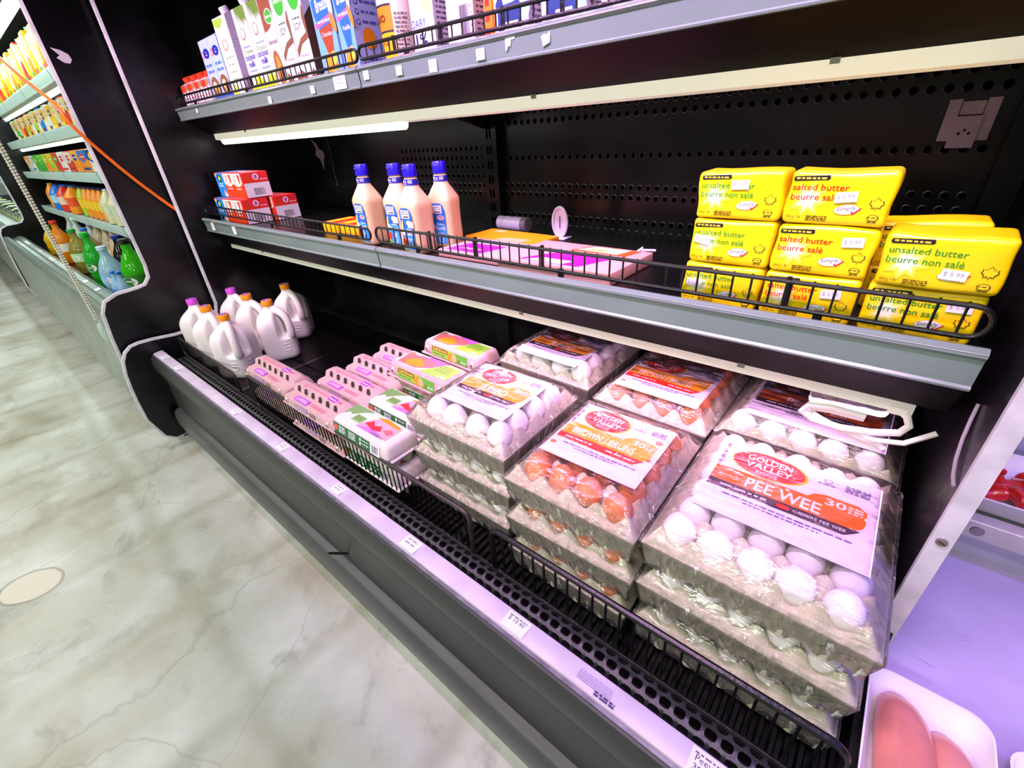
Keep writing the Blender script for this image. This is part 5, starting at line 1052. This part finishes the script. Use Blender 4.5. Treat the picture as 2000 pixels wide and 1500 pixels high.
# ---- bottles and packs
BT = {}
def bottle(lab, loc, H, r, col, capc, labc=None, clear=True, fill=1., e=2., grp=None, shoulder=.62, nm='drink_bottle', acc=None, rot=0.):
    t = thing(nm, lab, 'bottle', loc, rot, grp)
    key = (round(H, 3), round(r, 3), col, clear, e, shoulder)
    if ('b',) + key not in BT:
        mb = MB(); m_ = glassy('clear_bottle_%02x%02x%02x' % tuple(int(c * 255) for c in col), col, .62 if clear else 1) if clear else K(col, .3)
        ee = (lambda z: 2 + (e - 2) * max(0, min(1, (shoulder * H - z) / (.1 * H) + .5))) if e > 2 else 2
        mb.lathe([(r * .80, 0), (r * .97, H * .02), (r, H * .05), (r, H * .28), (r * .96, H * .36), (r * .97, H * .44), (r, H * (shoulder - .06)), (r * .95, H * shoulder), (r * .74, H * (shoulder + .12)), (r * .46, H * (shoulder + .23)), (r * .33, H * (shoulder + .28)), (r * .31, H * .945)], m_, 22, None, ee)
        o = mb.build('bottle', t); BT[('b',) + key] = o.data
    else:
        o = bpy.data.objects.new('bottle', BT[('b',) + key]); COL.objects.link(o); o.parent = t
    kc = ('c', capc, round(H, 3), round(r, 3))
    if kc not in BT:
        mb = MB(); mb.lathe([(r * .36, H * .925), (r * .38, H * .93), (r * .38, H * .99), (r * .33, H)], K(capc, .35), 16); o = mb.build('cap', t); BT[kc] = o.data
    else:
        o = bpy.data.objects.new('cap', BT[kc]); COL.objects.link(o); o.parent = t
    if labc:
        mb = MB(); n = 22; lo, hi = H * .29, H * (shoulder - .07)
        mb.lathe([(r * 1.012, lo), (r * 1.012, lo + .001), (r * 1.012, hi)], K(labc, .35), 22, None, e, False)
        D = Decal(mb, lambda u, v, h: ((r * 1.02 + h) * math.sin(u), -(r * 1.02 + h) * math.cos(u), v), .0008); a = acc or (.93, .93, .93); m = (lo + hi) / 2; q = (hi - lo) / 2
        D.ell(.5, m, .62, q * .78, K(a), 18); D.ell(.5, m, .42, q * .5, K(labc, .35), 16); D.lines(.25, .8, m, q * .2, 1, 0, WHITE, 3)
        mb.build('label', t)
    return t
def pack(lab, loc, W, Dp, H, col, acc, grp, capc=None, nm='drink_pack', seed=1):
    t = thing(nm, lab, 'drink pack', loc, 0, grp); mb = MB(); mb.rbox((-W / 2, 0, 0), (W / 2, Dp, H), .006, K(col, .35)); mb.build('pack_body', t)
    mb = MB(); r = random.Random(seed)
    for D in (Decal(mb, front(-W / 2, -.0006, 0), .0006), Decal(mb, right(W / 2 + .0006, 0, 0), .0006)):
        w_ = W if D.F(0, 0, 0)[1] < 0 else Dp
        D.poly([(0, H * .55), (w_ * .5, H * .42), (w_, H * .6), (w_, H * .95), (0, H * .95)], K(acc[0])); D.ell(w_ * .5, H * .68, w_ * .3, H * .16, K(acc[1]), 14); D.lines(w_ * .2, w_ * .8, H * .66, H * .05, 1, 0, WHITE, seed); D.rects([(w_ * .1, H * .1, w_ * .9, H * .22)], K(acc[2]))
    mb.build('printed_wrap', t)
    if capc:
        mb = MB(); mb.lathe([(.016, H), (.017, H + .002), (.017, H + .02), (.014, H + .022)], K(capc, .35), 14, Matrix.Translation((0, Dp * .5, 0))); mb.build('cap', t)
    return t
YEL, ORG, RED_, GRN, BLU, WHT, CRM, BRN_, LIM = (.98, .80, .06), (.98, .58, .06), (.88, .20, .12), (.25, .72, .18), (.10, .48, .88), (.92, .93, .90), (.86, .84, .68), (.45, .22, .10), (.66, .84, .15)
ordn = lambda i: ['first', 'second', 'third', 'fourth', 'fifth', 'sixth', 'seventh', 'eighth', 'ninth', 'tenth', 'eleventh', 'twelfth', 'thirteenth', 'fourteenth', 'fifteenth', 'sixteenth', 'seventeenth', 'eighteenth', 'nineteenth', 'twentieth', 'twenty first', 'twenty second', 'twenty third', 'twenty fourth', 'twenty fifth', 'twenty sixth', 'twenty seventh', 'twenty eighth'][i]
NM = {YEL: 'yellow', ORG: 'orange', RED_: 'red', GRN: 'green', BLU: 'blue', WHT: 'white', CRM: 'cream', BRN_: 'brown', LIM: 'lime'}
# highest shelf: tall juice cartons, two rows deep
seq = [ORG, YEL, YEL, ORG, YEL, ORG, CRM, YEL, ORG, YEL, RED_, YEL, ORG, YEL, ORG, CRM, YEL, ORG, YEL, RED_, ORG, YEL, ORG, YEL]
x = -3.06
for i, c in enumerate(seq):
    W = .085 + .01 * ((i * 7) % 3); H = .185 + .02 * ((i * 5) % 3)
    if H > .215: H = .215
    pack('%s juice carton on the highest drinks shelf, %s from the near end' % (NM[c], ordn(i)), (x - W / 2, .665, 1.681), W, .09, H, c, ((.96, .88, .20), (.95, .45, .10), (.90, .30, .12)) if i % 2 else ((.92, .93, .86), (.98, .66, .10), (.35, .62, .20)), 'juice cartons on the highest drinks shelf', (WHT, GRN, ORG)[i % 3], 'juice_carton', i); x -= W + .035 + .05 * (i > 14)
# second: packs standing
seq = [YEL, CRM, YEL, BRN_, CRM, RED_, ORG, CRM, YEL, WHT, WHT, BLU, WHT, LIM, WHT, ORG, LIM, RED_, ORG, CRM, GRN, WHT]
x = -3.10
for i, c in enumerate(seq):
    W = .085 + .015 * ((i * 7) % 3); H = .135 + .01 * ((i * 5) % 2)
    pack('%s carton on the second drinks shelf, %s from the near end' % (NM[c], ordn(i)), (x - W / 2, .665, 1.436), W, .1, H, c, ((.93, .92, .84), (.98, .62, .12), (.55, .20, .12)) if i % 2 else ((.98, .78, .16), (.16, .22, .40), (.96, .90, .5)), 'cartons on the second drinks shelf', None, 'juice_carton', i + 30); x -= W + .04
# third: can packs
seq = [(YEL, ((.98, .93, .5), ORG, WHT)), (YEL, (WHT, ORG, YEL)), (WHT, ((.10, .20, .55), YEL, WHT)), (ORG, (BLU, RED_, (.1, .2, .55))), (ORG, ((.98, .7, .2), (.1, .2, .55), ORG)), (RED_, (WHT, RED_, (.7, .1, .1))), (WHT, (WHT, RED_, RED_)), (RED_, ((.85, .25, .15), GRN, RED_)), (LIM, (YEL, LIM, ORG)), (ORG, (LIM, YEL, ORG)), (GRN, ((.45, .85, .25), GRN, (.2, .6, .15))), (GRN, ((.3, .75, .2), LIM, GRN)), (WHT, ((.75, .82, .85), CRM, BLU)), (CRM, (ORG, WHT, (.6, .7, .85)))]
x = -3.12
for i, (c, a) in enumerate(seq):
    W = .19 if i % 3 else .21
    pack('%s can multipack on the third drinks shelf, %s from the near end' % (NM[c], ordn(i)), (x - W / 2, .66, 1.196), W, .13, .125, c, a, 'can packs on the third drinks shelf', None, 'can_pack', i + 60); x -= W + .03 + .02 * (i > 8)
# lowest shelf: bottles
lst = [(-3.30, .10, CRM, WHT, (.80, .84, .72)), (-3.50, .10, CRM, WHT, (.85, .86, .70)), (-3.70, .10, CRM, WHT, (.80, .84, .72)), (-3.90, .10, CRM, WHT, (.86, .86, .70)), (-4.10, .07, ORG, (.15, .2, .45), (.94, .85, .3)), (-4.25, .07, ORG, (.15, .2, .45), YEL), (-4.40, .07, ORG, (.15, .2, .45), YEL), (-4.55, .07, ORG, (.15, .2, .45), YEL), (-4.72, .07, LIM, (.15, .2, .45), YEL), (-5.00, .12, ORG, BLU, (.95, .35, .12)), (-5.34, .12, RED_, BLU, (.92, .80, .72)), (-5.68, .12, BLU, (.2, .25, .6), (.6, .85, .95)), (-6.0, .09, ORG, YEL, ORG)]
for i, (x, W, c, cp_, lb_) in enumerate(lst):
    bottle('%s drink bottle on the lowest drinks shelf, %s from the near end' % (NM[c], ordn(i)), (x, .70, .896), .205, W * .62, c, cp_, lb_, False, 1, 3.4, 'bottles on the lowest drinks shelf', .66, 'drink_bottle', (.10, .62, .80) if c == CRM else None)
# deck: large bottles
deckb = [('yellow soda bottle with green cap, furthest on the drinks case deck', -5.70, .50, .24, .062, YEL, GRN, None), ('clear orange juice bottle with red cap behind the pull chain', -5.05, .49, .32, .062, ORG, RED_, (.94, .92, .86)),
         ('olive drink bottle with green cap and mint label', -4.45, .50, .30, .066, (.62, .58, .24), (.1, .6, .25), (.75, .90, .70)), ('green soda bottle with green cap before the clear water bottle', -3.83, .48, .33, .062, (.15, .75, .20), (.1, .70, .2), (.15, .55, .15)),
         ('clear water bottle with round blue label at the drinks case front', -3.42, .47, .29, .064, (.72, .86, .95), (.75, .85, .95), (.55, .75, .95)), ('big green soda bottle with black cap at the near end', -3.12, .53, .345, .072, (.25, .82, .08), (.10, .12, .12), (.2, .5, .15)),
         ('clear bottle with white cap in the rear row, furthest', -5.65, .66, .305, .055, (.88, .92, .86), WHT, (.75, .8, .3)), ('clear bottle with pale cap in the rear row, second furthest', -5.25, .64, .305, .055, (.86, .94, .92), (.80, .92, .92), (.5, .7, .3)),
         ('bottle with red cap in the rear row', -5.00, .68, .305, .05, (.85, .90, .90), RED_, (.80, .85, .85)), ('bottle with orange cap in the rear row', -4.72, .68, .305, .058, (.92, .86, .72), ORG, (.90, .80, .65)), ('bottle with green cap in the rear row', -4.40, .67, .305, .052, (.90, .82, .70), GRN, (.92, .75, .55)),
         ('bottle with bright blue cap in the rear row', -4.12, .66, .305, .055, (.92, .80, .68), BLU, (.95, .62, .35)), ('short bottle with blue cap between the rows', -4.62, .590, .28, .052, (.90, .72, .60), BLU, (.25, .18, .15)), ('dark cola bottle with navy label between the rows', -3.72, .60, .30, .06, (.12, .08, .06), (.1, .2, .6), (.08, .15, .6)),
         ('pear shaped bottle with green cap at the near rear', -3.55, .72, .305, .06, (.92, .72, .55), GRN, (.93, .80, .62)), ('small water bottle with blue label at the near end', -3.13, .445, .19, .035, (.70, .85, .98), BLU, (.15, .45, .92)), ('second small water bottle with blue label near the front lip', -3.24, .44, .18, .035, (.70, .85, .98), BLU, (.30, .60, .95))]
for (lab, x, y, H, r, c, cp_, lb_) in deckb:
    bottle(lab, (x, y, .551), H, r, c, cp_, lb_, True, 1, 2., 'large bottles on the drinks case deck', .55, 'soda_bottle' if 'soda' in lab else 'drink_bottle')

# ================================================================== THIRD CASE, FAR LEFT
fc = thing('far_case', 'furthest refrigerated case, only its lit mouth visible at the left edge', 'refrigerator case', (-8.2, .8, 0))
mb = MB(); mb.box((-15.0, 1.20, .4), (-6.66, 1.22, 2.15), GREY); part(mb, 'back_panel', fc); mb = MB(); mb.box((-15.0, .40, .66), (-6.66, 1.2, .70), GREY); part(mb, 'deck', fc)
mb = MB(); mb.strip_x([(.42, .70), (.40, .74), (.33, .745), (.262, .70), (.246, .63), (.236, .46), (.222, .16), (.25, .075)], -15.0, -6.66, LIPS, False, False); part(mb, 'front_lip', fc)
mb = MB(); mb.box((-15.0, .30, 0), (-6.66, 1.1, .10), BLACK); part(mb, 'base_cabinet', fc)
mb = MB(); mb.box((-15.0, .44, 2.0), (-6.66, 1.25, 2.15), BLACK); part(mb, 'canopy', fc)
for z in (1.05, 1.40): mb = MB(); mb.box((-15.0, .60, z), (-6.66, 1.19, z + .03), M('mint_price_rail', (.70, .80, .77), .35)); part(mb, 'shelf_board', fc)
tube_area('far_case_lamp', -12.5, -6.8, .56, 1.93, .08, 40, (.80, 1.0, .92), .55)
for i in range(18):
    pack('pale packet on the far case deck, %s from the near end' % ordn(i), (-6.85 - i * .18, .47, .702), .14, .12, .10 + .03 * (i % 3), (.80, .86, .80) if i % 2 else (.88, .88, .55), ((.3, .35, .35), (.85, .9, .9), (.7, .8, .3)), 'packets in the far case', None, 'food_packet', i + 90)

# ================================================================== ORANGE CORD AND PULL CHAIN
t = thing('extension_cord', 'orange cord sagging across the black end panel from upper left', 'cord', (-2.49, .4, 1.4)); mb = MB(); L0 = Vector(t.location)
P = [(-3.35, .39, 1.82), (-3.05, .395, 1.675), (-2.80, .405, 1.565), (-2.55, .425, 1.455), (-2.498, .435, 1.385), (-2.492, .49, 1.283), (-2.488, .555, 1.180), (-2.484, .615, 1.098), (-2.474, .650, 1.052), (-2.468, .672, 1.030)]
Q = []
for i in range(len(P) - 1):
    for k in range(5):
        tt = k / 5; p0, p1, p2, p3 = [Vector(P[max(0, min(len(P) - 1, i + d))]) for d in (-1, 0, 1, 2)]
        Q.append(.5 * ((2 * p1) + (p2 - p0) * tt + (2 * p0 - 5 * p1 + 4 * p2 - p3) * tt ** 2 + (3 * p1 - p0 - 3 * p2 + p3) * tt ** 3))
Q.append(Vector(P[-1])); mb.tube([q - L0 for q in Q], .0065, M('orange_cord_jacket', (.96, .45, .04), .4), 8); mb.build('cord_jacket', t)
t = thing('pull_chain', 'beaded pull cord with clear handle hanging before the drinks case', 'pull cord', (-2.60, .225, .60)); L0 = Vector(t.location); BM = M('bead_white', (.88, .87, .80), .35)
mb = MB(); S_ = []
for k in range(130):
    z = .66 + k * .0108; S_.append((-2.60 + .0, .222, z))
for k, p in enumerate(S_): mb.ball(tuple(Vector(p) - L0), .0062, BM, 6)
mb.tube([tuple(Vector(p) - L0) for p in (S_[0], S_[-1])], .0028, K((.25, .22, .18)), 6); mb.build('bead_cord', t)
mb = MB()
for k in range(130):
    z = .62 + k * .0108; mb.ball((0.018, .004 + .0 * k, z - L0.z), .0048, BM, 6)
mb.tube([(.018, .004, .02), (.018, .004, 1.41)], .002, K((.25, .22, .18)), 6); mb.build('bead_cord', t)
mb = MB(); mb.lathe([(.004, .04), (.013, .03), (.016, .0), (.014, -.035), (.006, -.045)], glassy('clear_handle', (.9, .95, .92), .45), 14, Matrix.Translation((.006, 0, .0))); mb.build('handle', t)

# ================================================================== MEAT CASE AT THE RIGHT
mc = thing('meat_case', 'white meat display case glowing violet beyond the right end strip', 'refrigerator case', (.9, .8, 0)); PW = M('meat_deck_white', (.72, .69, .80), .38, noise=.14, nscale=9)
mb = MB(); mb.box((.175, .42, .44), (1.9, .99, .50), PW); D = Decal(mb, top(.2, .5, .5002)); sc_ = K((.55, .5, .62))
r = random.Random(4)
for k in range(8): a = r.uniform(-.3, .6); u, v = r.uniform(.0, .07), r.uniform(.12, .30); D.poly([(u, v), (u + .03 * math.cos(a), v + .03 * math.sin(a)), (u + .03 * math.cos(a), v + .03 * math.sin(a) + .0008)], sc_)
part(mb, 'deck', mc)
mb = MB(); mb.box((.175, .985, .50), (1.9, 1.0, .545), PW); part(mb, 'riser', mc)
mb = MB(); SF = M('shelf_frame_cream', (.78, .76, .74), .35, metal=.3, noise=.1); mb.rbox((.175, .945, .572), (1.9, .975, .612), .004, SF); mb.box((.175, .98, .60), (1.9, 1.25, .612), STEEL); sf = part(mb, 'upper_tier', mc)
for x in (.266, .9): mb = MB(); mb.lathe([(.010, 0), (.009, .002), (.004, .003)], M('screw_steel', (.6, .58, .55), .35, metal=.9), 14, Matrix.Translation((x, .945, .592)) @ Matrix.Rotation(PI / 2, 4, 'X')); part(mb, 'screw', sf)
mb = MB(); mb.box((.175, 1.26, .4), (1.9, 1.28, 2.1), PW); part(mb, 'back_panel', mc); mb = MB(); mb.box((.175, .33, .03), (1.9, 1.26, .43), M('white_enamel', (.85, .85, .86), .4)); part(mb, 'base_cabinet', mc)
mb = MB(); mb.box((.175, .42, 1.95), (1.9, 1.28, 2.05), PW); mb.box((.175, .42, 1.86), (1.9, .44, 1.95), PW); part(mb, 'canopy', mc)
FOAM = M('white_foam_tray', (.93, .92, .92), .45, noise=.02)
def foam_tray(name, lab, cx, cy, z, W, Dp, H, rot=0):
    t = thing(name, lab, 'tray', (cx, cy, z), rot); secs = []
    def ring(w, d, zz, rc): return [(sx * (w / 2 - rc) + rc * math.cos(a), sy * (d / 2 - rc) + rc * math.sin(a), zz) for (sx, sy, a0) in ((1, 1, 0), (-1, 1, PI / 2), (-1, -1, PI), (1, -1, PI * 1.5)) for a in [a0 + PI / 2 * i / 6 for i in range(7)]]
    for (f, zz) in ((.78, 0), (.80, .001), (.97, H - .003), (1.0, H - .001), (1.0, H + .001), (.965, H + .001), (.94, H - .005), (.80, .008), (.75, .005)): secs.append(ring(W * f, Dp * f - (1 - f) * 0, zz, .028))
    mb = MB(); mb.loft(secs, FOAM, True, True, True); mb.build('tray_body', t, 60); return t
ct = foam_tray('chicken_tray', 'white foam tray of raw chicken breasts at the lower right corner', .222, .500, .501, .135, .225, .034)
CH = M('raw_chicken', (.84, .52, .46), .22, noise=.14, nscale=22, sss=.25, coat=.5, bump=.08, bscale=40); CH2 = M('raw_chicken_fillet', (.86, .56, .50), .22, noise=.14, nscale=22, sss=.25, coat=.5)
def breast(lab, loc, rot, L, W, H, m_):
    t = thing('chicken_breast', lab, 'chicken', loc, rot); mb = MB(); V = []; n = 20; secs = []
    for i in range(15):
        s = i / 14; k = math.sin(PI * min(1, s * .95 + .03)) ** .45 * (.82 + .26 * s); ring = []
        for q in range(n):
            a = 2 * PI * q / n; x = math.cos(a) * W / 2 * k + .010 * math.sin(s * 3); z = (math.sin(a) * .5 + .5) * H * k * (1 + .10 * math.sin(s * 7 + a)); ring.append((x, (s - .5) * L, max(z, .0)))
        secs.append(ring)
    mb.loft(secs, m_, True, True, True); mb.build('meat', t, 80); return t
breast('plump raw chicken breast, left one in the foam tray', (.194, .492, .507), .04, .200, .074, .042, CH); breast('raw chicken breast with pale fillet, right one in the foam tray', (.250, .480, .507), .12, .180, .058, .036, CH2)
foam_tray('foam_tray', 'empty white foam tray edge at the lower right corner of the photo', .368, .50, .501, .13, .20, .03)
rt = foam_tray('red_meat_tray', 'white tray of red meat pieces on the upper tier at right edge', .315, 1.055, .6135, .20, .19, .040)
RM = M('red_meat', (.82, .14, .08), .25, noise=.35, nscale=30, coat=.4, bump=.2, bscale=60); RF = M('meat_fat', (.90, .66, .66), .3, noise=.2, nscale=30, coat=.3)
r = random.Random(12)
for k in range(9):
    t = thing('meat_piece', 'x', 'meat', (.275 + .032 * (k % 4) + r.uniform(-.005, .005), 1.02 + .034 * (k // 3) + r.uniform(-.005, .005), .62 + .008 * (k % 2)), (r.uniform(-.3, .3), r.uniform(-.3, .3), r.uniform(0, 3)), 'red meat pieces in the tray')
    t['label'] = 'piece of red meat lying in the white tray at the right edge'
    mb = MB(); mb.rbox((-.026, -.015, 0), (.026, .015, .024), .010, RM, None, lambda q, k=k: Vector((q.x, q.y + .004 * math.sin(q.x * 120 + k), q.z + .004 * math.sin(q.x * 90 + q.y * 100 + k))), 3, 3); mb.build('meat', t)
    if k % 2: mb = MB(); mb.rbox((-.022, -.017, .004), (.010, -.011, .022), .004, RF); mb.build('fat', t)
